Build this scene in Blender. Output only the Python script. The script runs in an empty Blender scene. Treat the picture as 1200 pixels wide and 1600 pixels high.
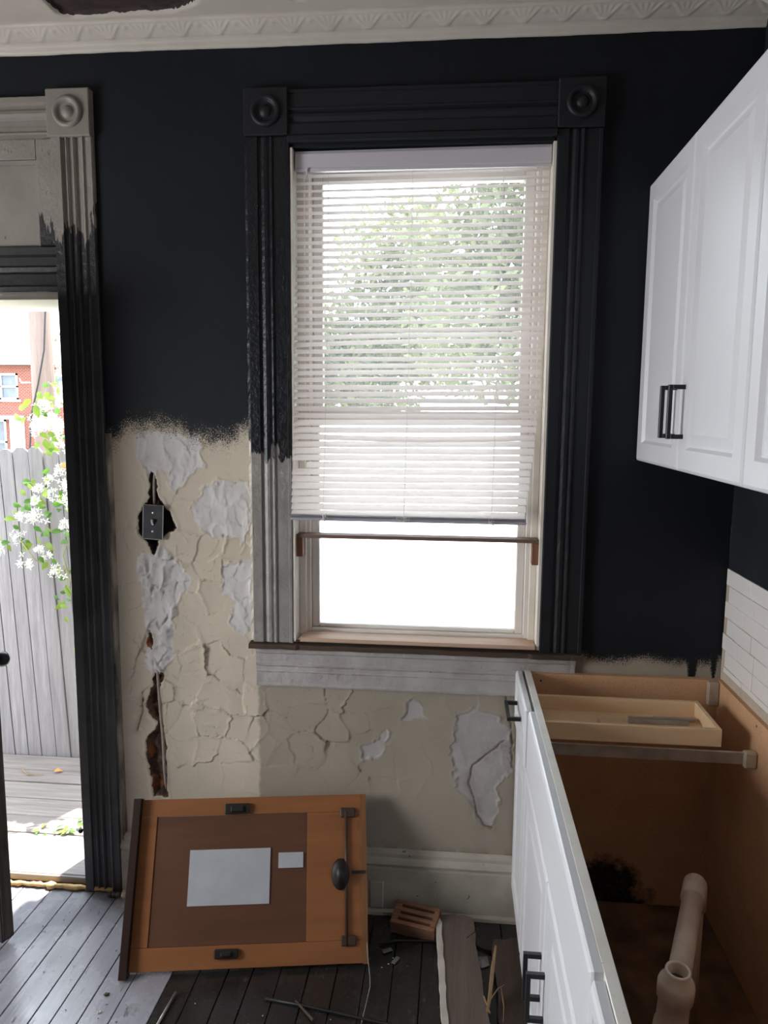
import bpy, bmesh, math, random
import numpy as np
from mathutils import Vector, Matrix

random.seed(7)
RNG = np.random.default_rng(7)
scn = bpy.context.scene
COL = scn.collection

# ------------------------------------------------------------------ camera
# X runs right along the back wall, Y into it (its room face is Y = 0), Z up from the floor
cam_d = bpy.data.cameras.new('camera')
cam = bpy.data.objects.new('camera', cam_d); COL.objects.link(cam)
right = Vector((0.99537, 0.09576, 0.00821)); down = Vector((0.02062, -0.12936, -0.99138)); fwd = Vector((-0.09387, 0.98696, -0.13073))
m = Matrix.Identity(4)
for i in range(3):
    m[i][0] = right[i]; m[i][1] = -down[i]; m[i][2] = -fwd[i]
m[0][3], m[1][3], m[2][3] = 0.0, -2.38, 1.694
cam.matrix_world = m
cam_d.sensor_fit = 'VERTICAL'; cam_d.sensor_height = 36.0; cam_d.sensor_width = 27.0
cam_d.lens = 1175.0 / 1600.0 * 36.0
cam_d.clip_start = 0.02; cam_d.clip_end = 300
scn.camera = cam

# ------------------------------------------------------------------ sky, sun, added left lamp, exposure
w = bpy.data.worlds.new('sky'); scn.world = w; w.use_nodes = True
bg = w.node_tree.nodes['Background']
bg.inputs['Color'].default_value = (0.80, 0.89, 1.0, 1); bg.inputs['Strength'].default_value = 8.0
sun_d = bpy.data.lights.new('sun', 'SUN'); sun_d.energy = 20.0; sun_d.angle = 0.01; sun_d.color = (1.0, 0.95, 0.87)
sun = bpy.data.objects.new('sun', sun_d); COL.objects.link(sun)
el = math.radians(67)
sd = Vector((-0.345 * math.cos(el), -0.94 * math.cos(el), -math.sin(el)))
sun.rotation_euler = sd.to_track_quat('-Z', 'Y').to_euler()


def area(name, loc, direction, sx, sy, energy, color):
    d = bpy.data.lights.new(name, 'AREA'); d.shape = 'RECTANGLE'; d.size = sx; d.size_y = sy; d.energy = energy; d.color = color
    o = bpy.data.objects.new(name, d); COL.objects.link(o); o.location = loc
    o.rotation_euler = Vector(direction).to_track_quat('-Z', 'Z').to_euler()
    return o


# lamp added at an unseen opening on the left, brightens the room
area('left_fill_lamp', (-2.86, -1.50, 1.35), (1, 0.10, -0.25), 1.2, 1.1, 56, (1.0, 0.97, 0.92))
vs = scn.view_settings
vs.view_transform = 'Standard'; vs.look = 'None'; vs.gamma = 1.0; vs.exposure = 0.0; vs.use_curve_mapping = False
scn.display_settings.display_device = 'sRGB'
scn.cycles.use_denoising = True
scn.cycles.max_bounces = 10; scn.cycles.diffuse_bounces = 6; scn.cycles.transparent_max_bounces = 16
scn.cycles.sample_clamp_indirect = 6.0


# ------------------------------------------------------------------ materials
class G:
    """small wrapper to write node graphs"""
    def __init__(s, name):
        s.m = bpy.data.materials.new(name); s.m.use_nodes = True
        s.t = s.m.node_tree; s.b = s.t.nodes['Principled BSDF']; s.o = s.t.nodes['Material Output']

    def n(s, typ, ins=None, **pr):
        x = s.t.nodes.new(typ)
        for k, v in pr.items(): setattr(x, k, v)
        for k, v in (ins or {}).items(): s.set(x.inputs[k], v)
        return x

    def set(s, sock, v):
        if isinstance(v, bpy.types.NodeSocket): s.t.links.new(v, sock)
        else:
            if isinstance(v, (tuple, list)) and len(v) == 3 and sock.type == 'RGBA': v = (*v, 1)
            sock.default_value = v

    def pos(s, kind='world'):
        if kind == 'world': return s.n('ShaderNodeNewGeometry').outputs['Position']
        return s.n('ShaderNodeTexCoord').outputs['Object']

    def map(s, v, scale=(1, 1, 1), rot=(0, 0, 0), loc=(0, 0, 0)):
        return s.n('ShaderNodeMapping', {'Vector': v, 'Scale': scale, 'Rotation': rot, 'Location': loc}).outputs[0]

    def noise(s, v, scale, detail=4, rough=0.55, dist=0.0):
        return s.n('ShaderNodeTexNoise', {'Vector': v, 'Scale': scale, 'Detail': detail, 'Roughness': rough, 'Distortion': dist}).outputs['Fac']

    def ma(s, op, a, b=0.0, c=0.0, clamp=False):
        x = s.n('ShaderNodeMath', operation=op, use_clamp=clamp)
        s.set(x.inputs[0], a); s.set(x.inputs[1], b)
        if op in ('MULTIPLY_ADD', 'COMPARE', 'SMOOTH_MIN'): s.set(x.inputs[2], c)
        return x.outputs[0]

    def rng(s, v, a, b, c=0.0, d=1.0):
        return s.n('ShaderNodeMapRange', {'Value': v, 'From Min': a, 'From Max': b, 'To Min': c, 'To Max': d}).outputs[0]

    def mix(s, f, a, b, mode='MIX'):
        x = s.n('ShaderNodeMix', data_type='RGBA', blend_type=mode)
        s.set(x.inputs[0], f); s.set(x.inputs[6], a); s.set(x.inputs[7], b)
        return x.outputs[2]

    def attr(s, name): return s.n('ShaderNodeAttribute', attribute_name=name).outputs['Fac']

    def sep(s, v):
        x = s.n('ShaderNodeSeparateXYZ'); s.set(x.inputs[0], v); return x.outputs

    def bump(s, h, strength=0.3, dist=0.004):
        s.set(s.b.inputs['Normal'], s.n('ShaderNodeBump', {'Height': h, 'Strength': strength, 'Distance': dist}).outputs[0])

    def out(s, color=None, rough=None, spec=None, metal=None):
        for k, v in (('Base Color', color), ('Roughness', rough), ('Specular IOR Level', spec), ('Metallic', metal)):
            if v is not None: s.set(s.b.inputs[k], v)
        return s.m


def paint(name, c1, c2=None, scale=12, rough=0.5, bump=0.15, bscale=60, spec=0.4, metal=0.0, stretch=(1, 1, 1), dist=0.003, kind='world', spots=None, spot_at=0.68, spot_scale=45):
    g = G(name); p = g.map(g.pos(kind), stretch)
    c2 = c2 or tuple(x * 0.85 for x in c1)
    col = g.mix(g.rng(g.noise(p, scale, 5), 0.35, 0.65), c1, c2)
    if spots:
        col = g.mix(g.rng(g.noise(p, spot_scale, 3, 0.6), spot_at, spot_at + 0.03), col, spots)
    if bump: g.bump(g.noise(p, bscale, 4), bump, dist)
    return g.out(col, rough, spec, metal)


def wood(name, c1, c2, axis='X', scale=3.0, rough=0.6, bump=0.3, kind='world', fine=1.0):
    g = G(name); p = g.pos(kind)
    st = {'X': (0.9, 16, 16), 'Y': (16, 0.9, 16), 'Z': (16, 16, 0.9)}[axis]
    q = g.map(p, st)
    a = g.noise(q, scale, 6, 0.6, 0.6); b = g.noise(q, scale * 5 * fine, 3, 0.6)
    f = g.ma('ADD', g.ma('MULTIPLY', a, 0.65), g.ma('MULTIPLY', b, 0.35))
    info = g.n('ShaderNodeObjectInfo').outputs['Random']
    col = g.mix(g.rng(f, 0.36, 0.64), c1, c2)
    col = g.mix(g.rng(info, 0, 1, 0.0, 0.35), col, tuple(x * 0.55 for x in c1))
    g.bump(f, bump, 0.003)
    return g.out(col, rough, 0.25)


def two_tone(name, low, high, z0, amp, sx=40, rough=0.36, chip=None, zs=9.0, worn=None):
    """old brushed paint: one colour below a ragged line, another above"""
    g = G(name); p = g.pos(); x, y, z = g.sep(p)
    n1 = g.noise(g.map(p, (1, 1, 0.10)), sx, 5, 0.7); n2 = g.noise(p, 7, 2)
    h = g.ma('ADD', z, g.ma('ADD', g.ma('MULTIPLY', g.ma('SUBTRACT', n1, 0.5), amp), g.ma('MULTIPLY', g.ma('SUBTRACT', n2, 0.5), amp * 1.3)))
    f = g.rng(h, z0 - 0.002, z0 + 0.002)
    v = g.rng(g.noise(p, zs, 5), 0.35, 0.65)
    if worn: low = g.mix(g.rng(g.ma('ADD', z, g.ma('MULTIPLY', n2, 0.8)), 1.2, 2.2), low, worn)   # paler low down: sheen painted into the colour, plus dusty wear
    dark_low = g.mix(1.0, low, (0.72, 0.72, 0.72), 'MULTIPLY')
    lowc = g.mix(v, low, dark_low); highc = g.mix(v, high, tuple(c * 0.82 for c in high))
    col = g.mix(f, lowc, highc)
    chips = g.noise(g.map(p, (1, 1, 0.45)), 38, 5, 0.65)
    if chip: col = g.mix(g.rng(chips, 0.70, 0.72), col, chip)
    g.bump(g.ma('ADD', g.noise(p, 55, 5, 0.6), g.ma('MULTIPLY', g.rng(chips, 0.64, 0.7), -0.6)), 0.85, 0.004)
    return g.out(col, rough, 0.4)


NAVY = (0.0062, 0.0078, 0.0118)
CREAM = (0.57, 0.50, 0.405)
OLD_WHITE = (0.27, 0.24, 0.215)
TRIM_BLACK = (0.035, 0.034, 0.038)
M = {}
M['trim_door'] = two_tone('door_trim_paint', (0.095, 0.091, 0.098), OLD_WHITE, 2.265, 0.34, worn=(0.030, 0.029, 0.033), chip=(0.05, 0.045, 0.045))  # worn is the darker tone high up, without the painted sheen
M['trim_cream'] = paint('old_cream_gloss', OLD_WHITE, (0.22, 0.195, 0.175), 8, 0.42, 0.3, 45, spots=(0.13, 0.10, 0.08), spot_at=0.73)
M['trim_left_casing'] = two_tone('window_casing_paint', (0.28, 0.26, 0.245), NAVY, 1.575, 0.16, chip=None)
M['trim_navy'] = paint('navy_gloss_paint', NAVY, (0.0070, 0.0088, 0.013), 8, 0.55, 0.3, 60, spots=(0.10, 0.10, 0.10), spot_at=0.765, spot_scale=60)
M['trim_black'] = paint('black_gloss_paint', TRIM_BLACK, (0.028, 0.027, 0.031), 10, 0.42, 0.4, 50, spots=(0.09, 0.085, 0.08), spot_at=0.755, spot_scale=70)
M['apron'] = paint('apron_paint', (0.40, 0.375, 0.365), (0.32, 0.295, 0.285), 10, 0.45, 1.0, 34, spots=(0.07, 0.05, 0.04), spot_at=0.735, dist=0.006)
M['baseboard'] = paint('baseboard_paint', (0.42, 0.39, 0.335), (0.30, 0.275, 0.235), 7, 0.5, 0.4, 35, spots=(0.07, 0.06, 0.05), spot_at=0.68)
M['ceiling'] = paint('ceiling_paint', (0.60, 0.55, 0.49), (0.55, 0.50, 0.45), 4, 0.6, 0.12, 40)
M['broken_wood'] = wood('weathered_broken_wood', (0.10, 0.065, 0.045), (0.035, 0.024, 0.019), 'X', 4, 0.8, 0.8)
M['raw_wood'] = wood('raw_pine', (0.62, 0.43, 0.32), (0.52, 0.34, 0.25), 'X', 3)
M['shelf_wood'] = wood('dusty_dark_stained_board', (0.20, 0.125, 0.10), (0.13, 0.08, 0.065), 'X', 3)
M['bracket_wood'] = wood('reddish_wood_block', (0.28, 0.13, 0.075), (0.18, 0.08, 0.05), 'Z', 3)
M['vinyl'] = paint('aged_window_vinyl', (0.80, 0.745, 0.70), (0.72, 0.67, 0.625), 6, 0.4, 0.05, 40)
M['jamb_white'] = paint('jamb_white_paint', (0.78, 0.73, 0.66), (0.68, 0.63, 0.56), 8, 0.45, 0.25, 40)
M['cabinet'] = paint('white_cabinet_paint', (0.66, 0.66, 0.69), (0.63, 0.63, 0.66), 3, 0.36, 0.04, 70)
M['cabinet_worn'] = paint('worn_white_cabinet_edge', (0.80, 0.78, 0.74), (0.70, 0.67, 0.61), 9, 0.45, 0.15, 40, spots=(0.24, 0.19, 0.15), spot_at=0.70, spot_scale=30)
M['black_metal'] = paint('matt_black_metal', (0.010, 0.010, 0.012), None, 20, 0.35, 0.03, 80)
M['steel'] = paint('dull_zinc_steel', (0.55, 0.54, 0.53), (0.42, 0.40, 0.38), 25, 0.38, 0.1, 60, metal=0.75)
M['switch_steel'] = paint('brushed_dark_steel', (0.055, 0.055, 0.06), (0.040, 0.040, 0.045), 30, 0.42, 0.1, 80, metal=0.5)
M['bright_steel'] = paint('bright_steel_edge', (0.55, 0.55, 0.55), None, 30, 0.3, 0.05, 80, metal=0.8)
M['plastic_ivory'] = paint('ivory_plastic', (0.50, 0.42, 0.31), None, 20, 0.4, 0.05, 60)
M['pvc'] = paint('dusty_white_pvc', (0.74, 0.63, 0.54), (0.60, 0.49, 0.41), 9, 0.5, 0.1, 60, spots=(0.22, 0.15, 0.11), spot_at=0.74)
M['pvc_inside'] = paint('dirty_pipe_inside', (0.05, 0.055, 0.04), (0.15, 0.15, 0.12), 40, 0.7, 0.2, 60)
M['drawer_wood'] = wood('light_birch_drawer', (0.82, 0.60, 0.38), (0.72, 0.51, 0.31), 'X', 2.0, 0.5, 0.1)
M['drawer_wood_side'] = wood('light_birch_drawer_end', (0.82, 0.60, 0.38), (0.72, 0.51, 0.31), 'Y', 2.0, 0.5, 0.1)
M['brick_clay'] = paint('brown_clay_brick', (0.21, 0.105, 0.06), (0.14, 0.07, 0.045), 22, 0.85, 0.5, 70, kind='object')
M['cable_black'] = paint('black_cable', (0.012, 0.012, 0.012), None, 20, 0.5, 0)
M['cable_grey'] = paint('grey_cloth_cable', (0.42, 0.36, 0.31), (0.33, 0.27, 0.23), 30, 0.7, 0.2, 90)
M['wire_white'] = paint('pale_thin_wire', (0.34, 0.33, 0.32), None, 20, 0.5, 0)
M['foam'] = paint('yellow_expanding_foam', (0.70, 0.47, 0.21), (0.55, 0.33, 0.13), 25, 0.7, 0.5, 60)
M['pebble_pale'] = paint('pale_foam_ball', (0.50, 0.42, 0.30), None, 20, 0.7, 0.2, 60)
M['pebble_dark'] = paint('dark_foam_ball', (0.10, 0.085, 0.085), None, 20, 0.6, 0.3, 60)
M['chip'] = paint('paint_chip', (0.45, 0.42, 0.40), None, 20, 0.7, 0)
M['chip_dark'] = paint('dark_chip', (0.05, 0.042, 0.036), None, 20, 0.8, 0)
M['splinter'] = wood('split_yellow_wood', (0.30, 0.20, 0.115), (0.20, 0.13, 0.075), 'Y', 6, 0.8, 0.5)
M['deck'] = wood('weathered_deck', (0.25, 0.22, 0.20), (0.14, 0.12, 0.108), 'X', 2.4, 0.8, 0.5)
M['fence'] = wood('weathered_grey_fence', (0.26, 0.24, 0.238), (0.16, 0.146, 0.145), 'Z', 2.6, 0.85, 0.4)
M['sill_out'] = wood('old_painted_threshold', (0.46, 0.43, 0.41), (0.30, 0.27, 0.25), 'X', 3, 0.7, 0.4)
M['pole'] = wood('weathered_utility_pole', (0.24, 0.175, 0.15), (0.15, 0.108, 0.092), 'Z', 1.2, 0.85, 0.3)
M['leaf'] = paint('vine_leaf', (0.10, 0.22, 0.03), (0.06, 0.15, 0.018), 9, 0.45, 0)
M['leaf_lit'] = paint('lit_vine_leaf', (0.21, 0.30, 0.045), (0.16, 0.25, 0.03), 9, 0.45, 0)  # second leaf colour with sunlight painted in, mostly high on the vine
M['stem'] = paint('vine_stem', (0.20, 0.20, 0.07), None, 10, 0.6, 0)
M['petal'] = paint('white_petal', (0.70, 0.70, 0.64), (0.62, 0.65, 0.52), 20, 0.5, 0)
M['tree_leaf'] = paint('tree_leaf', (0.13, 0.155, 0.078), (0.20, 0.20, 0.10), 1.4, 0.5, 0)
M['bark'] = paint('tree_bark', (0.12, 0.09, 0.07), None, 10, 0.9, 0.5, 20)
M['dry_leaf'] = paint('dry_orange_leaf', (0.48, 0.20, 0.05), (0.33, 0.13, 0.04), 20, 0.7, 0)
M['white_render'] = paint('white_rendered_wall', (0.84, 0.84, 0.83), None, 3, 0.7, 0.05, 20)
M['concrete'] = paint('pale_concrete', (0.60, 0.59, 0.57), (0.52, 0.51, 0.49), 1.5, 0.8, 0.1, 20)
M['grass'] = paint('back_alley_ground', (0.25, 0.27, 0.15), (0.32, 0.30, 0.22), 0.8, 0.9, 0)
M['fascia'] = paint('white_fascia', (0.80, 0.80, 0.82), None, 3, 0.5, 0)
M['gutter'] = paint('grey_gutter', (0.28, 0.28, 0.30), None, 3, 0.5, 0)
M['pane_far'] = paint('dark_far_glass', (0.16, 0.18, 0.21), (0.10, 0.12, 0.15), 1.0, 0.15, 0)
M['dark'] = paint('dark_dirt', (0.018, 0.015, 0.013), (0.035, 0.03, 0.026), 20, 0.9, 0.4, 30)
M['label'] = paint('grey_paper_label', (0.40, 0.41, 0.44), (0.36, 0.37, 0.40), 14, 0.7, 0)
M['panel_edge'] = wood('dark_brown_edge', (0.032, 0.015, 0.010), (0.020, 0.010, 0.007), 'Y', 4, 0.5, 0.1)
M['clip_black'] = paint('black_clip', (0.014, 0.012, 0.011), None, 20, 0.5, 0.1, 60)
M['door_dark'] = paint('worn_dark_door', (0.018, 0.017, 0.017), (0.040, 0.034, 0.027), 6, 0.55, 0.4, 40, stretch=(1, 1, 0.3), spots=(0.10, 0.075, 0.045), spot_at=0.70, spot_scale=30)
M['door_edge'] = wood('worn_door_edge', (0.135, 0.115, 0.09), (0.045, 0.04, 0.036), 'Z', 3, 0.8, 0.4)


def glass_mat():
    g = G('window_glass')
    fr = g.n('ShaderNodeFresnel', {'IOR': 1.45}).outputs[0]
    t = g.n('ShaderNodeBsdfTransparent', {'Color': (0.96, 0.98, 0.97)}); gl = g.n('ShaderNodeBsdfGlossy', {'Roughness': 0.03})
    mx = g.n('ShaderNodeMixShader'); g.set(mx.inputs[0], fr); g.set(mx.inputs[1], t.outputs[0]); g.set(mx.inputs[2], gl.outputs[0])
    du = g.n('ShaderNodeBsdfTranslucent', {'Color': (0.9, 0.9, 0.9)}); m2 = g.n('ShaderNodeMixShader', {'Fac': 0.04})   # film of dust
    g.set(m2.inputs[1], mx.outputs[0]); g.set(m2.inputs[2], du.outputs[0])
    g.t.links.new(m2.outputs[0], g.o.inputs['Surface']); return g.m


def slat_mat():
    g = G('blind_vinyl'); p = g.pos()
    col = g.mix(g.rng(g.noise(p, 9, 4), 0.35, 0.65), (0.84, 0.79, 0.765), (0.79, 0.74, 0.715))
    d = g.b; g.set(d.inputs['Base Color'], col); g.set(d.inputs['Roughness'], 0.4)
    t = g.n('ShaderNodeBsdfTranslucent', {'Color': (0.90, 0.83, 0.80)})
    mx = g.n('ShaderNodeMixShader', {'Fac': 0.34}); g.set(mx.inputs[1], d.outputs[0]); g.set(mx.inputs[2], t.outputs[0])
    g.t.links.new(mx.outputs[0], g.o.inputs['Surface']); return g.m


def leaf_translucent(name):
    m = M[name]; t = m.node_tree; b = t.nodes['Principled BSDF']; o = t.nodes['Material Output']
    tr = t.nodes.new('ShaderNodeBsdfTranslucent'); mx = t.nodes.new('ShaderNodeMixShader'); mx.inputs[0].default_value = 0.4
    src = b.inputs['Base Color'].links[0].from_socket
    t.links.new(src, tr.inputs['Color']); t.links.new(b.outputs[0], mx.inputs[1]); t.links.new(tr.outputs[0], mx.inputs[2]); t.links.new(mx.outputs[0], o.inputs['Surface'])


for k in ('leaf', 'leaf_lit', 'tree_leaf', 'petal'): leaf_translucent(k)
M['glass'] = glass_mat(); M['slat'] = slat_mat()
M['headrail'] = paint('lilac_white_headrail', (0.60, 0.57, 0.61), (0.56, 0.53, 0.57), 6, 0.4, 0.03, 50)
M['rail_bottom'] = paint('grey_bottom_rail', (0.44, 0.43, 0.47), (0.38, 0.37, 0.41), 6, 0.4, 0.03, 50)
M['cord'] = paint('white_cord', (0.75, 0.73, 0.70), None, 20, 0.7, 0)


def wall_mat():
    g = G('old_wall_paint'); p = g.pos()
    v = g.rng(g.noise(p, 3.0, 5), 0.35, 0.65)
    cream = g.mix(v, CREAM, (0.51, 0.445, 0.36))
    x, y, z = g.sep(p)   # greyer coat of paint below the window, right of the casing line
    cream = g.mix(g.rng(g.ma('ADD', x, g.ma('MULTIPLY', g.ma('SUBTRACT', g.noise(p, 30, 3), 0.5), 0.03)), -0.650, -0.640), cream, g.mix(v, (0.33, 0.29, 0.238), (0.28, 0.245, 0.20)))
    cream = g.mix(g.rng(g.noise(p, 120, 3), 0.70, 0.74), cream, (0.32, 0.27, 0.22))
    n = g.noise(p, 140, 4, 0.65)
    pl = g.rng(g.ma('ADD', g.attr('plaster'), g.ma('MULTIPLY', g.ma('SUBTRACT', n, 0.5), 1.0)), -0.15, 0.15)
    plc = g.mix(g.rng(g.noise(p, 14, 5), 0.35, 0.65), (0.585, 0.56, 0.55), (0.52, 0.49, 0.48))
    plc = g.mix(g.rng(x, -0.66, -0.60), plc, g.mix(g.rng(g.noise(p, 14, 5), 0.35, 0.65), (0.375, 0.35, 0.34), (0.32, 0.295, 0.285)))
    col = g.mix(pl, cream, plc)
    hl = g.rng(g.ma('ADD', g.attr('hole'), g.ma('MULTIPLY', g.ma('SUBTRACT', n, 0.5), 0.7)), 0.0, 0.12)
    hc = g.mix(g.rng(g.noise(p, 26, 4), 0.42, 0.6), (0.19, 0.115, 0.075), (0.07, 0.05, 0.04))
    hc = g.mix(g.rng(g.noise(p, 17, 3, 0.5), 0.60, 0.66), hc, (0.33, 0.12, 0.05))
    dark = g.ma('MULTIPLY', hl, 1.0)
    col = g.mix(dark, col, hc)
    col = g.mix(g.ma('MULTIPLY', g.attr('dark_hole'), hl), col, (0.018, 0.016, 0.018))
    col = g.mix(g.attr('dirt'), col, (0.13, 0.095, 0.07))
    nv = g.ma('ADD', g.attr('navy'), g.ma('MULTIPLY', g.ma('SUBTRACT', g.noise(p, 260, 5, 0.9), 0.5), 15))
    nv = g.ma('ADD', nv, g.ma('MULTIPLY', g.ma('SUBTRACT', g.noise(p, 24, 4, 0.7), 0.5), 4.0))
    nf = g.rng(nv, -0.06, 0.06)
    nvc = g.mix(g.rng(g.noise(p, 2.4, 4), 0.35, 0.65), NAVY, (0.0085, 0.0108, 0.0155))
    nvc = g.mix(g.rng(g.noise(p, 75, 3, 0.6), 0.79, 0.81), nvc, (0.12, 0.12, 0.12))
    col = g.mix(nf, col, nvc)
    g.bump(g.noise(p, 170, 4, 0.6), 0.22, 0.0015)
    return g.out(col, g.mix(nf, (0.62,) * 3, (0.58,) * 3), 0.22)


M['wall'] = wall_mat()


def tile_mat():
    return paint('white_wall_tile', (0.76, 0.72, 0.70), (0.72, 0.68, 0.66), 4, 0.3, 0.05, 40)


M['tile'] = tile_mat()
M['tile_backing'] = paint('tan_tile_adhesive', (0.50, 0.42, 0.33), (0.40, 0.33, 0.26), 12, 0.8, 0.4, 50)


def particle_board():
    g = G('brown_particle_board'); p = g.pos()
    c = g.mix(g.rng(g.noise(p, 6, 4), 0.35, 0.65), (0.62, 0.37, 0.21), (0.55, 0.32, 0.18))
    c = g.mix(g.rng(g.noise(p, 240, 2), 0.58, 0.70), c, (0.40, 0.21, 0.115))
    x, y, z = g.sep(p)
    # mould stain low on the end panel beside the wall
    dx = g.ma('DIVIDE', g.ma('SUBTRACT', x, 0.50), 0.17); dz = g.ma('DIVIDE', g.ma('SUBTRACT', z, 0.10), 0.16)
    r = g.ma('ADD', g.ma('MULTIPLY', dx, dx), g.ma('MULTIPLY', dz, dz))
    r = g.ma('ADD', r, g.ma('MULTIPLY', g.ma('SUBTRACT', g.noise(p, 22, 5, 0.7), 0.5), 2.2))
    st = g.ma('MULTIPLY', g.rng(r, 1.15, 0.55), g.rng(y, -0.06, -0.03))
    c = g.mix(st, c, g.mix(g.rng(g.noise(p, 60, 4), 0.4, 0.6), (0.012, 0.012, 0.012), (0.06, 0.055, 0.05)))
    g.bump(g.noise(p, 200, 2), 0.1, 0.001)
    return g.out(c, 0.62, 0.25)


M['particle'] = particle_board()
M['cab_floor'] = paint('dirty_cabinet_floor', (0.26, 0.15, 0.085), (0.10, 0.065, 0.045), 9, 0.8, 0.4, 60, spots=(0.22, 0.17, 0.12), spot_at=0.71, spot_scale=60)


def plank_mat(name, c1, c2, wear):
    g = G(name); p = g.pos()
    q = g.map(p, (14, 1.2, 1))
    info = g.n('ShaderNodeObjectInfo').outputs['Random']
    col = g.mix(g.rng(g.noise(q, 2.5, 6, 0.65), 0.35, 0.65), c1, c2)
    col = g.mix(g.rng(info, 0, 1, 0, 0.3), col, tuple(x * 0.6 for x in c1))
    col = g.mix(g.rng(g.noise(g.map(p, (6, 1.6, 1)), 9, 5, 0.7), 0.60, 0.66), col, wear)
    col = g.mix(g.rng(g.noise(p, 170, 3, 0.6), 0.71, 0.74), col, (0.22, 0.21, 0.20))
    g.bump(g.noise(q, 8, 5), 0.25, 0.002)
    return g.out(col, g.rng(g.noise(p, 10, 4), 0.3, 0.7, 0.16, 0.36), 0.75)


M['plank_painted'] = plank_mat('grey_painted_plank', (0.30, 0.297, 0.335), (0.23, 0.228, 0.26), (0.10, 0.096, 0.095))
M['plank_dark'] = plank_mat('dirty_black_plank', (0.014, 0.0135, 0.013), (0.024, 0.022, 0.021), (0.040, 0.036, 0.033))


def brown_panel_mat(name, c1, c2, light=None):
    g = G(name); p = g.pos('object')
    q = g.map(p, (1.2, 9, 9))
    col = g.mix(g.rng(g.noise(q, 2.2, 5, 0.6), 0.3, 0.7), c1, c2)
    if light: col = g.mix(g.rng(g.noise(p, 2.3, 2), 0.48, 0.7), col, light)
    g.bump(g.noise(q, 20, 3), 0.1, 0.001)
    return g.out(col, 0.45, 0.35)


M['hardboard'] = brown_panel_mat('brown_hardboard', (0.115, 0.050, 0.027), (0.085, 0.038, 0.022))
M['brown_frame'] = brown_panel_mat('orange_brown_frame_wood', (0.27, 0.105, 0.038), (0.20, 0.078, 0.03))


def brick_mat():
    g = G('far_red_brick'); p = g.pos('object')
    x, y, z = g.sep(p)
    v = g.n('ShaderNodeCombineXYZ', {0: x, 1: z}).outputs[0]
    b = g.n('ShaderNodeTexBrick', {'Vector': v, 'Color1': (0.20, 0.055, 0.042, 1), 'Color2': (0.155, 0.042, 0.033, 1), 'Mortar': (0.28, 0.17, 0.14, 1),
                                   'Scale': 1.0, 'Brick Width': 0.24, 'Row Height': 0.10, 'Mortar Size': 0.014})
    return g.out(b.outputs['Color'], 0.9, 0.2)


M['far_brick'] = brick_mat()


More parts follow.
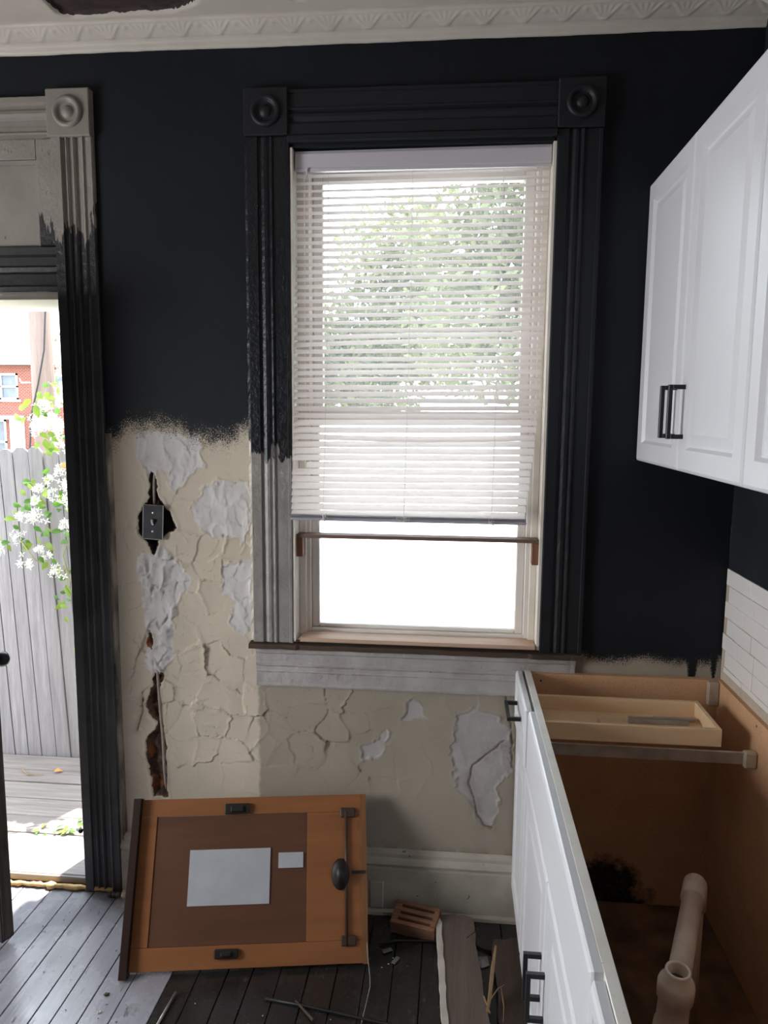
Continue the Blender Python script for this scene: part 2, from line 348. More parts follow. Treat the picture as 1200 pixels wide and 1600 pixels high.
# ------------------------------------------------------------------ mesh helpers
class MB:
    def __init__(s): s.v = []; s.f = []

    def add(s, vs, fs):
        o = len(s.v); s.v += [tuple(v) for v in vs]; s.f += [tuple(i + o for i in f) for f in fs]; return s

    def box(s, x0, x1, y0, y1, z0, z1):
        return s.add([(x0, y0, z0), (x1, y0, z0), (x1, y1, z0), (x0, y1, z0), (x0, y0, z1), (x1, y0, z1), (x1, y1, z1), (x0, y1, z1)],
                     [(0, 3, 2, 1), (4, 5, 6, 7), (0, 1, 5, 4), (1, 2, 6, 5), (2, 3, 7, 6), (3, 0, 4, 7)])

    def tube(s, pts, r, n=8, cap=True, inner=None):
        pts = [Vector(p) for p in pts]; rs = r if isinstance(r, (list, tuple)) else [r] * len(pts)
        rings = []; up = None
        for i, p in enumerate(pts):
            t = (pts[min(i + 1, len(pts) - 1)] - pts[max(i - 1, 0)]).normalized()
            if up is None: up = t.orthogonal().normalized()
            up = (up - t * up.dot(t)).normalized(); b = t.cross(up)
            rings.append([p + (up * math.cos(2 * math.pi * k / n) + b * math.sin(2 * math.pi * k / n)) * rs[i] for k in range(n)])
        vs = [q for R in rings for q in R]; fs = []
        for i in range(len(pts) - 1):
            for k in range(n):
                fs.append((i * n + k, i * n + (k + 1) % n, (i + 1) * n + (k + 1) % n, (i + 1) * n + k))
        if cap: fs += [tuple(range(n - 1, -1, -1)), tuple((len(pts) - 1) * n + k for k in range(n))]
        return s.add(vs, fs)

    def sweep(s, prof, p0, p1, ua, ub, seg=1, jitter=0.0, closed=True):
        """profile [(a,b)...] carried from p0 to p1; a goes along ua, b along ub"""
        p0, p1, ua, ub = map(Vector, (p0, p1, ua, ub)); n = len(prof); vs = []; fs = []
        for i in range(seg + 1):
            c = p0.lerp(p1, i / seg)
            for a, b in prof:
                j = random.uniform(-jitter, jitter) if jitter else 0
                vs.append(c + ua * a + ub * (b + j))
        for i in range(seg):
            for k in range(n if closed else n - 1):
                fs.append((i * n + k, i * n + (k + 1) % n, (i + 1) * n + (k + 1) % n, (i + 1) * n + k))
        if closed: fs += [tuple(range(n - 1, -1, -1)), tuple(seg * n + k for k in range(n))]
        return s.add(vs, fs)

    def lathe(s, prof, c, axis, n=24):
        """profile [(r,h)] turned about axis through c"""
        axis = Vector(axis).normalized(); u = axis.orthogonal().normalized(); v = axis.cross(u); c = Vector(c); vs = []; fs = []
        for r, h in prof:
            for k in range(n):
                a = 2 * math.pi * k / n; vs.append(c + axis * h + (u * math.cos(a) + v * math.sin(a)) * r)
        for i in range(len(prof) - 1):
            for k in range(n): fs.append((i * n + k, i * n + (k + 1) % n, (i + 1) * n + (k + 1) % n, (i + 1) * n + k))
        return s.add(vs, fs)

    def build(s, name, mat, parent=None, bevel=0.0, smooth=False, segs=1):
        me = bpy.data.meshes.new(name); me.from_pydata(s.v, [], s.f)
        bm = bmesh.new(); bm.from_mesh(me)
        bmesh.ops.recalc_face_normals(bm, faces=bm.faces)
        if bevel:
            es = [e for e in bm.edges if len(e.link_faces) == 2 and e.calc_face_angle(0) > 0.5]
            bmesh.ops.bevel(bm, geom=es, offset=bevel, segments=segs, affect='EDGES', clamp_overlap=True)
        bm.to_mesh(me); bm.free()
        if smooth: me.shade_smooth()
        me.materials.append(M[mat] if isinstance(mat, str) else mat)
        o = bpy.data.objects.new(name, me); COL.objects.link(o)
        if parent: o.parent = parent
        return o


def grid_mesh(name, P, mat, parent=None, keep=None, attrs=None, smooth=True):
    """P: (n,m,3) array of points; keep: (n-1,m-1) mask of quads"""
    n, mm = P.shape[:2]
    idx = np.arange(n * mm).reshape(n, mm)
    q = np.stack([idx[:-1, :-1], idx[1:, :-1], idx[1:, 1:], idx[:-1, 1:]], -1)
    q = q[keep] if keep is not None else q.reshape(-1, 4)
    me = bpy.data.meshes.new(name)
    me.vertices.add(n * mm); me.vertices.foreach_set('co', P.reshape(-1).astype(np.float32))
    me.loops.add(q.size); me.loops.foreach_set('vertex_index', q.reshape(-1).astype(np.int32))
    me.polygons.add(len(q)); me.polygons.foreach_set('loop_start', np.arange(0, q.size, 4, dtype=np.int32))
    me.update(calc_edges=True); me.validate()
    for k, a in (attrs or {}).items():
        at = me.attributes.new(k, 'FLOAT', 'POINT'); at.data.foreach_set('value', a.reshape(-1).astype(np.float32))
    if smooth: me.shade_smooth()
    me.materials.append(M[mat] if isinstance(mat, str) else mat)
    o = bpy.data.objects.new(name, me); COL.objects.link(o)
    if parent: o.parent = parent
    return o


def empty(name, loc=(0, 0, 0)):
    o = bpy.data.objects.new(name, None); COL.objects.link(o); o.location = loc; o.empty_display_size = 0.05; return o


def tag(o, label, cat, group=None, kind=None):
    o['label'] = label; o['category'] = cat
    if group: o['group'] = group
    if kind: o['kind'] = kind
    return o


def struct(o, label=None):
    o['kind'] = 'structure'
    if label: o['label'] = label
    return o


def lab(o, label): o['label'] = label; return o


# ------------------------------------------------------------------ numpy noise
def _h(i, j, s):
    n = (i * 374761393 + j * 668265263 + s * 1442695041) & 0xFFFFFFFF
    n = ((n ^ (n >> 13)) * 1274126177) & 0xFFFFFFFF
    return ((n ^ (n >> 16)) & 0xFFFF) / 65535.0


def vnoise(x, z, sc, seed=0):
    x = x * sc; z = z * sc; i = np.floor(x).astype(np.int64); j = np.floor(z).astype(np.int64)
    fx = x - i; fz = z - j; fx = fx * fx * (3 - 2 * fx); fz = fz * fz * (3 - 2 * fz)
    a = _h(i, j, seed); b = _h(i + 1, j, seed); c = _h(i, j + 1, seed); d = _h(i + 1, j + 1, seed)
    return (a * (1 - fx) + b * fx) * (1 - fz) + (c * (1 - fx) + d * fx) * fz


def fbm(x, z, sc, seed=0, o=4):
    t = 0; a = 0.5
    for k in range(o): t = t + a * vnoise(x, z, sc * 2 ** k, seed + k); a *= 0.5
    return t / (1 - 0.5 ** o)


def voronoi(x, z, sx, sz, seed):
    u = x / sx; v = z / sz; i = np.floor(u).astype(np.int64); j = np.floor(v).astype(np.int64)
    f1 = np.full(x.shape, 9.0); f2 = f1.copy(); id1 = np.zeros(x.shape, np.int64); id2 = id1.copy(); cx = np.zeros(x.shape); cz = cx.copy()
    for di in range(-2, 3):
        for dj in range(-2, 3):
            a = i + di; b = j + dj
            px = a + 0.15 + 0.7 * _h(a, b, seed); pz = b + 0.15 + 0.7 * _h(a, b, seed + 9)
            d = np.hypot((u - px) * sx / 0.06, (v - pz) * sz / 0.06)
            k = a * 7919 + b
            c1 = d < f1
            c2 = (~c1) & (d < f2)
            f2 = np.where(c1, f1, np.where(c2, d, f2)); id2 = np.where(c1, id1, np.where(c2, k, id2))
            f1 = np.where(c1, d, f1); id1 = np.where(c1, k, id1); cx = np.where(c1, px * sx, cx); cz = np.where(c1, pz * sz, cz)
    return f1 * 0.06, f2 * 0.06, id1, id2, x - cx, z - cz


def sd_poly(x, z, poly):
    """signed distance, positive inside"""
    d = np.full(x.shape, 1e9); ins = np.zeros(x.shape, bool); n = len(poly)
    for k in range(n):
        ax, az = poly[k]; bx, bz = poly[(k + 1) % n]
        ex, ez = bx - ax, bz - az; wx, wz = x - ax, z - az
        t = np.clip((wx * ex + wz * ez) / (ex * ex + ez * ez + 1e-12), 0, 1)
        d = np.minimum(d, np.hypot(wx - t * ex, wz - t * ez))
        c = ((az > z) != (bz > z)) & (x < (bx - ax) * (z - az) / (bz - az + 1e-12) + ax)
        ins ^= c
    return np.where(ins, d, -d)


def d_line(x, z, pts):
    d = np.full(x.shape, 1e9)
    for (ax, az), (bx, bz) in zip(pts[:-1], pts[1:]):
        ex, ez = bx - ax, bz - az; wx, wz = x - ax, z - az
        t = np.clip((wx * ex + wz * ez) / (ex * ex + ez * ez), 0, 1); d = np.minimum(d, np.hypot(wx - t * ex, wz - t * ez))
    return d


def sstep(v, a, b):
    t = np.clip((v - a) / (b - a), 0, 1); return t * t * (3 - 2 * t)


# ================================================================== SETTING
XL, XR, YF, ZC = -2.80, 0.848, -4.70, 2.84          # left wall, right wall, rear wall, ceiling
DOOR = (-2.09, -1.277, 0.0, 2.555)                   # opening in the back wall
WIN = (-0.52, 0.27, 0.945, 2.50)

# ---- back wall with peeling paint as relief
PLASTER = [
    [(-1.037, 1.625), (-0.833, 1.607), (-0.828, 1.559), (-0.818, 1.524), (-0.857, 1.503), (-0.890, 1.460), (-0.913, 1.424), (-0.928, 1.428), (-0.939, 1.491), (-0.965, 1.501), (-0.988, 1.473), (-1.013, 1.490), (-1.040, 1.542), (-1.044, 1.594)],
    [(-0.853, 1.404), (-0.820, 1.451), (-0.783, 1.466), (-0.680, 1.464), (-0.668, 1.422), (-0.665, 1.370), (-0.672, 1.306), (-0.694, 1.263), (-0.707, 1.288), (-0.765, 1.291), (-0.815, 1.292), (-0.855, 1.334)],
    [(-0.756, 1.186), (-0.730, 1.202), (-0.669, 1.208), (-0.662, 1.157), (-0.655, 1.027), (-0.662, 0.961), (-0.695, 0.955), (-0.734, 0.991), (-0.724, 1.068), (-0.732, 1.079), (-0.763, 1.089)],
    [(-1.035, 1.228), (-1.007, 1.212), (-0.973, 1.256), (-0.947, 1.246), (-0.913, 1.193), (-0.873, 1.140), (-0.871, 1.118), (-0.901, 1.095), (-0.918, 1.040), (-0.928, 0.984), (-0.943, 0.928), (-0.944, 0.883), (-0.969, 0.815), (-1.010, 0.802), (-1.035, 0.846), (-1.024, 0.914), (-1.036, 1.014), (-1.041, 1.080), (-1.056, 1.134), (-1.053, 1.178)],
    [(-0.295, 0.576), (-0.252, 0.612), (-0.210, 0.648), (-0.209, 0.581), (-0.241, 0.545), (-0.289, 0.547)],
    [(-0.151, 0.740), (-0.126, 0.763), (-0.094, 0.742), (-0.076, 0.688), (-0.167, 0.679)],
    [(0.012, 0.714), (0.064, 0.728), (0.158, 0.710), (0.191, 0.668), (0.199, 0.535), (0.165, 0.466), (0.163, 0.376), (0.137, 0.324), (0.094, 0.349), (0.071, 0.416), (0.028, 0.458), (0.005, 0.547)]]
HOLE1 = [(-0.998, 1.505), (-0.979, 1.465), (-0.968, 1.416), (-0.951, 1.385), (-0.926, 1.354), (-0.912, 1.311), (-0.945, 1.289), (-0.972, 1.267), (-0.996, 1.217), (-1.016, 1.266), (-1.042, 1.287), (-1.040, 1.340), (-1.026, 1.383), (-1.007, 1.416)]
HOLE2 = [(-1.009, 0.825), (-0.976, 0.810), (-0.974, 0.792), (-0.993, 0.746), (-0.991, 0.678), (-0.980, 0.586), (-0.968, 0.540), (-0.979, 0.493), (-0.973, 0.365), (-1.024, 0.362), (-1.038, 0.490), (-1.045, 0.560), (-1.016, 0.607), (-1.002, 0.631), (-1.032, 0.664), (-1.035, 0.721), (-1.015, 0.768)]
HOLE3 = [(-1.018, 0.959), (-1.003, 0.926), (-1.009, 0.885), (-1.027, 0.903)]
CRACKS = [[(0.177, 0.623), (0.130, 0.587), (0.079, 0.540), (0.069, 0.506), (0.066, 0.472), (0.082, 0.416), (0.094, 0.371), (0.116, 0.332), (0.144, 0.322)],
          [(0.177, 0.787), (0.189, 0.734), (0.202, 0.624), (0.207, 0.536)], [(-1.049, 0.716), (-1.055, 0.663), (-1.073, 0.605)]]
NAVY_LINE = [(-2.9, 1.592), (-1.180, 1.592), (-1.114, 1.593), (-1.080, 1.631), (-1.004, 1.645), (-0.939, 1.645), (-0.854, 1.613), (-0.790, 1.597), (-0.727, 1.602), (-0.673, 1.635), (-0.646, 1.644), (0.22, 1.64),
             (0.24, 0.94), (0.406, 0.937), (0.437, 0.917), (0.517, 0.912), (0.596, 0.927), (0.695, 0.915), (0.793, 0.914), (0.86, 0.935)]


def axis(parts):
    out = []
    for a, b, st in parts: out += list(np.linspace(a, b, max(2, int(round((b - a) / st)) + 1))[:-1])
    out.append(parts[-1][1]); return np.array(out)


xs = axis([(XL, DOOR[0], 0.2), (DOOR[0], DOOR[1], 0.1), (DOOR[1], -1.15, 0.03), (-1.15, -0.648, 0.0032), (-0.648, -0.52, 0.004), (-0.52, 0.215, 0.0036), (0.215, 0.27, 0.011), (0.27, XR, 0.012)])
zs = axis([(0, 0.2, 0.02), (0.2, 0.945, 0.0034), (0.945, 1.68, 0.0036), (1.68, 2.50, 0.03), (2.50, 2.555, 0.0275), (2.555, 2.86, 0.012)])
X, Z = np.meshgrid(xs, zs, indexing='ij')
wx = X + 0.050 * (fbm(X, Z, 11, 3) - 0.5) + 0.012 * (fbm(X, Z, 50, 4) - 0.5); wz = Z + 0.050 * (fbm(X, Z, 11, 13) - 0.5) + 0.012 * (fbm(X, Z, 50, 14) - 0.5)
f1, f2, id1, id2, ox, oz = voronoi(wx, wz, 0.085, 0.10, 5)
g1, g2, jd1, jd2, _, _ = voronoi(wx, wz, 0.036, 0.045, 25)
edge = (f2 - f1); e2 = (g2 - g1)
pr = _h(np.minimum(id1, id2), np.maximum(id1, id2), 77)          # does this edge crack
pr2 = _h(np.minimum(jd1, jd2), np.maximum(jd1, jd2), 78)
tilt = (_h(id1, id1 * 3, 4) - 0.5) * ox * 0.09 + (_h(id1, id1 * 5, 6) - 0.5) * oz * 0.09
lift = _h(id1, id1, 8) * 0.0034
curl = np.exp(-edge / 0.007) * 0.0050 * (_h(id1, id2, 12) > 0.45) * (pr < 0.55)
gap = np.exp(-(edge / 0.0022) ** 2) * 0.0030 * (pr < 0.55)
curl2 = np.exp(-e2 / 0.004) * 0.0030 * (_h(jd1, jd2, 14) > 0.5) * (pr2 < 0.34) * (fbm(X, Z, 7, 43) > 0.44)
gap2 = np.exp(-(e2 / 0.0018) ** 2) * 0.0020 * (pr2 < 0.34) * (fbm(X, Z, 7, 43) > 0.44)
region = sstep(X, -1.15, -1.05) * sstep(Z, 0.36, 0.60) * (1 - sstep(X, -0.35, -0.02)) * (1 - sstep(Z, 1.25, 1.42))
region = np.maximum(region, 0.30 * sstep(Z, 0.3, 0.5) * (1 - sstep(Z, 1.55, 1.62)))
region *= (X < 0.21) * (0.45 + 0.75 * sstep(fbm(X, Z, 5, 41), 0.35, 0.6))
H = region * (tilt + lift + curl - gap + curl2 - gap2)
H += 0.0010 * (fbm(X, Z, 30, 61) - 0.5) + 0.004 * (fbm(X, Z, 3, 65) - 0.5)
plaster = np.full(X.shape, -9.0)
for pg in PLASTER: plaster = np.maximum(plaster, sd_poly(X, Z, pg))
plaster += 0.040 * (fbm(X, Z, 24, 71) - 0.5) + 0.022 * (fbm(X, Z, 75, 72) - 0.5)
inpl = sstep(plaster, -0.002, 0.003)
rg = 1 - np.abs(fbm(X * 1.3, Z * 0.8, 11, 81, 4) - 0.5) * 2
v1, v2, vi1, vi2, vx, vz = voronoi(X + 0.03 * (fbm(X, Z, 25, 85) - 0.5), Z + 0.03 * (fbm(X, Z, 25, 86) - 0.5), 0.042, 0.060, 87)
shard = (_h(vi1, vi1 * 3, 88) - 0.5) * vx * 0.30 + (_h(vi1, vi1 * 7, 89) - 0.5) * vz * 0.24 + _h(vi1, vi1, 90) * 0.003
trowel = 0.010 * rg ** 5 + shard + 0.0022 * fbm(X, Z, 90, 83)
rough4 = 0.75 * sstep(sd_poly(X, Z, PLASTER[3]), -0.01, 0.02) + 0.17 * (Z > 0.8) + 0.12
H = H * (1 - inpl) + inpl * (-0.0022 + trowel * rough4 * 1.1)
H += 0.0030 * np.exp(-(plaster / 0.004) ** 2) * (fbm(X, Z, 18, 98) > 0.42)                    # lifted paint lip around each patch
h1 = sd_poly(X, Z, HOLE1) + 0.022 * (fbm(X, Z, 40, 91) - 0.5)
h2 = np.maximum(sd_poly(X, Z, HOLE2), sd_poly(X, Z, HOLE3)) + 0.022 * (fbm(X, Z, 36, 93) - 0.5) + 0.010 * (fbm(X, Z, 90, 94) - 0.5)
hh = np.maximum(h1, h2)
H -= sstep(h1, -0.001, 0.016) * 0.028 + sstep(h2, -0.001, 0.016) * (0.016 + 0.022 * fbm(X, Z, 35, 95))
H += 0.0035 * np.exp(-((hh + 0.005) / 0.005) ** 2) * fbm(X, Z, 30, 96)
dirt = np.zeros(X.shape)
for c in CRACKS:
    dd = d_line(X + 0.012 * (fbm(X, Z, 40, 97) - 0.5), Z + 0.012 * (fbm(X, Z, 40, 99) - 0.5), c)
    H -= 0.004 * np.exp(-(dd / 0.0028) ** 2); dirt = np.maximum(dirt, np.exp(-(dd / 0.0028) ** 2)); dirt = np.maximum(dirt, 0.30 * np.exp(-(dd / 0.02) ** 2) * (fbm(X, Z, 30, 101) > 0.5))
dirt = np.maximum(dirt, 0.45 * region * np.clip(np.exp(-(edge / 0.0016) ** 2) * (pr < 0.55) + 0.7 * np.exp(-(e2 / 0.0015) ** 2) * (pr2 < 0.22), 0, 1) * (1 - inpl))
dirt = np.maximum(dirt, 0.5 * np.exp(-np.abs(Z - 0.225) / 0.012) * (fbm(X, Z, 30, 103) > 0.45))
nl = np.interp(X, [p[0] for p in NAVY_LINE], [p[1] for p in NAVY_LINE])
soft = np.where(X < 0.23, 0.026, 0.011)
navy = np.clip((Z - nl) / soft, -6, 6)
navy = np.where((np.abs(X - 0.757) < 0.010) & (Z > 0.872) & (Z < 0.93), 3, navy); navy = np.where((np.abs(X - 0.822) < 0.008) & (Z > 0.868) & (Z < 0.95), 3, navy)
navy = np.where((X > DOOR[1]) & (X < -1.146) & (Z < 2.662), -6, navy)
xm = (X[:-1, :-1] + X[1:, 1:]) / 2; zm = (Z[:-1, :-1] + Z[1:, 1:]) / 2
keep = ~(((xm > DOOR[0]) & (xm < DOOR[1]) & (zm < DOOR[3])) | ((xm > WIN[0]) & (xm < WIN[1]) & (zm > WIN[2]) & (zm < WIN[3])))
wall_back = struct(grid_mesh('wall_back', np.stack([X, -H, Z], -1), 'wall', None, keep,
                             dict(navy=navy, plaster=plaster / 0.006, hole=hh / 0.006, dark_hole=(h1 > -0.003) * 0.85, dirt=dirt)))

# brick thickness of the back wall behind the plaster (outer leaf), with the two openings left free
mb = MB()
for a in ((XL, DOOR[0], 0, 2.86), (DOOR[0], DOOR[1], DOOR[3], 2.86), (DOOR[1], WIN[0], 0, 2.86), (WIN[0], WIN[1], 0, WIN[2]), (WIN[0], WIN[1], WIN[3], 2.86), (WIN[1], XR + 0.15, 0, 2.86)):
    mb.box(a[0], a[1], 0.055, 0.29, a[2], a[3])
o = mb.build('masonry', 'concrete', wall_back)

# ---- right wall, tiles as parts
mb = MB(); mb.box(XR, XR + 0.12, YF, 0.0, 0, 2.86)
wall_right = struct(mb.build('wall_right', paint('right_wall_navy', NAVY, (0.016, 0.019, 0.025), 3, 0.5, 0.2, 120, spots=(0.16, 0.15, 0.14), spot_at=0.775, spot_scale=34)))
mb = MB(); mb.box(XR - 0.0035, XR - 0.0005, -2.0, -0.004, 0.872, 1.222)
lab(mb.build('adhesive_bed', 'tile_backing', wall_right), 'tan adhesive bed showing where tiles are missing')
row_h = 0.0508; tile_cache = {}
for r in range(7):
    z1 = 1.227 - r * row_h; z0 = max(z1 - row_h + 0.0011, 0.906)
    if z1 - z0 < 0.006: continue
    y = -0.012 - (0.0 if r in (0, 2, 4) else 0.026)
    first = [0.19, 0.085, 0.16, 0.075, 0.13, 0.10, 0.15][r]
    k = 0
    while y > -1.9:
        ln = first if k == 0 else 0.118
        mb = MB(); t = 0.0075 + random.uniform(-0.0009, 0.0009)
        mb.box(XR - t, XR - 0.002, y - ln + 0.0011, y, z0, z1)
        if y > -0.9: mb.build('tile', 'tile', wall_right, bevel=0.0008)
        else:
            tile_cache.setdefault('rest', MB()).box(XR - t, XR - 0.002, y - ln + 0.0011, y, z0, z1)
        y -= ln; k += 1
o = tile_cache['rest'].build('tile_rows', 'tile', wall_right); o['kind'] = 'stuff'

# ---- rear wall, left wall with an unseen opening added for light (behind and beside the camera), ceiling
mb = MB()
for a in ((YF, -2.12, 0, 2.86), (-0.88, 0.0, 0, 2.86), (-2.12, -0.88, 0, 0.78), (-2.12, -0.88, 1.93, 2.86)): mb.box(XL - 0.2, XL, a[0], a[1], a[2], a[3])
struct(mb.build('wall_left', paint('side_wall_navy', NAVY, None, 3, 0.6, 0.2, 60)))
mb = MB(); mb.box(XL, XR, YF - 0.2, YF, 0, 2.86)
struct(mb.build('wall_front', paint('rear_wall_navy', NAVY, None, 3, 0.6, 0.2, 60)))


def ceiling_mat():
    g = G('tin_ceiling_paint'); p = g.pos(); n = g.noise(p, 30, 5, 0.65)
    c = g.mix(g.rng(g.noise(p, 5, 4), 0.35, 0.65), (0.58, 0.525, 0.465), (0.53, 0.475, 0.42))
    h = g.rng(g.ma('ADD', g.attr('hole'), g.ma('MULTIPLY', g.ma('SUBTRACT', n, 0.5), 0.9)), -0.05, 0.05)
    c = g.mix(h, c, g.mix(g.rng(g.noise(p, 40, 4), 0.4, 0.62), (0.032, 0.025, 0.024), (0.060, 0.038, 0.034)))
    g.bump(g.noise(p, 60, 4), 0.15, 0.002)
    return g.out(c, 0.6, 0.25)


M['ceiling_tin'] = ceiling_mat()
xs = axis([(XL, -1.5, 0.1), (-1.5, -0.2, 0.008), (-0.2, XR, 0.1)]); ys = axis([(YF, -0.4, 0.2), (-0.4, 0.0, 0.008)])
X, Y = np.meshgrid(xs, ys, indexing='ij')
hs = np.maximum(sd_poly(X, Y, [(-1.200, -0.55), (-1.185, -0.19), (-1.178, -0.11), (-1.15, -0.094), (-1.02, -0.100), (-0.842, -0.104), (-0.78, -0.130), (-0.745, -0.165), (-0.70, -0.5)]),
                sd_poly(X, Y, [(-0.50, -0.5), (-0.50, -0.150), (-0.478, -0.131), (-0.455, -0.134), (-0.44, -0.155), (-0.42, -0.5)])) + 0.012 * (fbm(X, Y, 40, 5) - 0.5)
struct(grid_mesh('ceiling', np.stack([X, Y, ZC + 0.014 * sstep(hs, -0.003, 0.004)], -1), 'ceiling_tin', attrs=dict(hole=hs / 0.006)))
mb = MB(); mb.box(XL - 0.2, XR + 0.12, YF - 0.2, 0.29, 2.875, 3.0)
struct(mb.build('ceiling_deck', 'dark'))

# ---- embossed cornice along the back wall
prof = [(0.000, 2.783), (0.004, 2.781), (0.010, 2.783), (0.013, 2.790), (0.0135, 2.798), (0.016, 2.8015), (0.020, 2.803), (0.024, 2.806)]
n0 = len(prof)
for i in range(1, 27):
    t = i / 26; prof.append((0.024 + 0.048 * (t ** 0.85), 2.806 + 0.022 * (t ** 1.15)))
prof += [(0.075, 2.829), (0.0785, 2.832), (0.080, 2.836), (0.080, 2.8398)]
pa = np.array(prof); xs = np.arange(XL, XR, 0.0042)
A = np.repeat(pa[None, :, :], len(xs), 0); XX = np.repeat(xs[:, None], len(prof), 1)
u = np.zeros(len(prof)); u[n0:n0 + 26] = np.linspace(0.02, 0.98, 26)
U = np.repeat(u[None], len(xs), 0); per = 0.112; s_ = (XX / per) % 1.0 - 0.5
env = np.where(U > 0, np.sin(np.pi * U) ** 0.6, 0)


def lobe(c, spread, w): return np.exp(-((np.abs(s_) - (c + spread * (U ** 1.3))) / w) ** 2)


orn = 0.42 * env * (0.0065 * lobe(0.05, 0.34, 0.050) + 0.0055 * lobe(0.02, 0.16, 0.038) + 0.006 * np.exp(-(s_ / 0.035) ** 2) * (U > 0.1) + 0.006 * np.exp(-((s_) / 0.10) ** 2 - ((U - 0.12) / 0.10) ** 2)
             + 0.005 * np.exp(-((np.abs(s_) - 0.5) / 0.06) ** 2 - ((U - 0.75) / 0.16) ** 2) + 0.002 * (fbm(XX, U * 0.06, 130, 7) - 0.5))
drop = 0.006 * (fbm(XX, XX * 0, 7, 9) - 0.5)
P = np.stack([XX, -(A[..., 0]) - orn * 0.5, A[..., 1] - orn * 0.85 + np.where(np.arange(len(prof))[None] < 4, drop, 0)], -1)
trim_1 = struct(grid_mesh('trim_1', P, paint('cornice_paint', (0.58, 0.53, 0.47), (0.52, 0.47, 0.415), 7, 0.5, 0.15, 70, spots=(0.10, 0.085, 0.075), spot_at=0.79, spot_scale=30)), 'cream embossed leaf cornice above the back wall')
mb = MB(); mb.sweep([(0.0, 2.78), (0.013, 2.785), (0.02, 2.803), (0.05, 2.818), (0.08, 2.84), (0.0, 2.84)], (XR, YF, 0), (XR, -0.08, 0), (-1, 0, 0), (0, 0, 1))
struct(mb.build('trim_2', 'ceiling'))

# ---- floor of planks running towards the back wall
mb = MB(); mb.box(XL, XR, YF, 0.29, -0.06, -0.021)
floor = struct(mb.build('floor', 'dark'))
seams = [-2.80, -2.70, -2.58, -2.47, -2.36, -2.25, -2.13, -2.02, -1.91, -1.80, -1.70, -1.61, -1.51, -1.405, -1.321, -1.247, -1.156, -1.096, -1.02, -0.934, -0.826, -0.745, -0.66, -0.585, -0.50, -0.415, -0.33, -0.245, -0.16, -0.075, 0.01, 0.095, 0.18, 0.265, 0.35, 0.44, 0.53, 0.62, 0.71, 0.80, 0.848]
for a, b in zip(seams[:-1], seams[1:]):
    dz = random.uniform(-0.0012, 0.0006); g_ = 0.0014
    mb = MB(); mb.box(a + g_, b - g_, YF, -0.004, -0.02, dz)
    mb.build('plank', 'plank_painted' if b < -0.80 else 'plank_dark', floor, bevel=0.0012)

# ---- baseboard with a stepped top moulding
bbp = [(0, 0), (0.022, 0), (0.022, 0.162), (0.019, 0.170), (0.024, 0.174), (0.026, 0.182), (0.021, 0.192), (0.013, 0.200), (0.012, 0.212), (0.007, 0.222), (0, 0.226)]
mb = MB(); mb.sweep(bbp, (-1.140, 0, 0), (0.26, 0, 0), (0, -1, 0), (0, 0, 1), 90, 0.0005)
bb = struct(mb.build('baseboard_back', 'baseboard'), 'dirty cream baseboard under the window')
mb = MB(); mb.box(-0.262, -0.215, -0.0285, -0.0215, 0.022, 0.118); lab(mb.build('block', 'baseboard', bb, 0.003), 'small wood block nailed to the baseboard')
mb = MB(); mb.sweep([(0.022, 0), (0.034, 0), (0.032, 0.010), (0.022, 0.017)], (-1.14, 0, 0), (0.26, 0, 0), (0, -1, 0), (0, 0, 1), 60, 0.0006); mb.build('shoe_moulding', 'baseboard', bb)

# ================================================================== DOOR TRIM
trim_3 = struct(empty('trim_3', (-1.214, 0, 0)), 'old fluted door casing, black below and cream above')


def flute(w, d=0.024):
    """fluted casing face across a width: list of (across, out)"""
    return [(0, 0), (0, d * 0.8), (0.003, d), (w * 0.25, d), (w * 0.27, d * 0.78), (w * 0.31, d * 0.70), (w * 0.35, d * 0.80), (w * 0.40, d * 0.92), (w * 0.46, d * 0.90), (w * 0.50, d * 0.78), (w * 0.52, d * 0.76),
            (w * 0.545, d * 1.0), (w * 0.575, d * 1.04), (w * 0.60, d * 0.98), (w * 0.615, d * 0.82), (w * 0.90, d * 0.82), (w * 0.915, d * 0.98), (w * 0.975, d * 0.98), (w, d * 0.8), (w, 0)]


def flute_deep(w, d=0.026):
    return [(0, 0), (0, d * 0.8), (0.003, d), (w * 0.24, d), (w * 0.26, d * 0.60), (w * 0.32, d * 0.56), (w * 0.345, d * 0.80), (w * 0.375, d * 0.92), (w * 0.405, d * 0.80), (w * 0.43, d * 0.58), (w * 0.49, d * 0.58),
            (w * 0.51, d * 0.82), (w * 0.545, d * 0.98), (w * 0.58, d * 0.85), (w * 0.61, d * 0.58), (w * 0.72, d * 0.62), (w * 0.755, d * 0.92), (w * 0.785, d * 1.02), (w * 0.81, d * 0.86), (w * 0.83, d * 0.80), (w * 0.97, d * 0.80), (w, d * 0.6), (w, 0)]


def par(o, p): o.parent = p; o.matrix_parent_inverse = Matrix.Translation(-Vector(p.location)); return o


mb = MB(); mb.sweep([(a, b) for a, b in flute_deep(0.134)], (-1.278, 0.004, 0.005), (-1.278, 0.004, 2.536), (1, 0, 0), (0, -1, 0), 150, 0.0004)
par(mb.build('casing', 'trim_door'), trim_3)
mb = MB(); mb.sweep([(0, 0), (0, 0.014), (0.010, 0.018), (0.020, 0.006), (0.020, 0)], (-1.1445, 0.004, 0.02), (-1.1445, 0.004, 1.62), (1, 0, 0), (0, -1, 0), 120, 0.0012)
par(lab(mb.build('edge_bead', paint('peeling_edge', (0.07, 0.06, 0.052), (0.36, 0.31, 0.25), 30, 0.6, 0.4, 60, stretch=(1, 1, 0.25))), 'peeling black and cream strip beside the door casing'), trim_3)


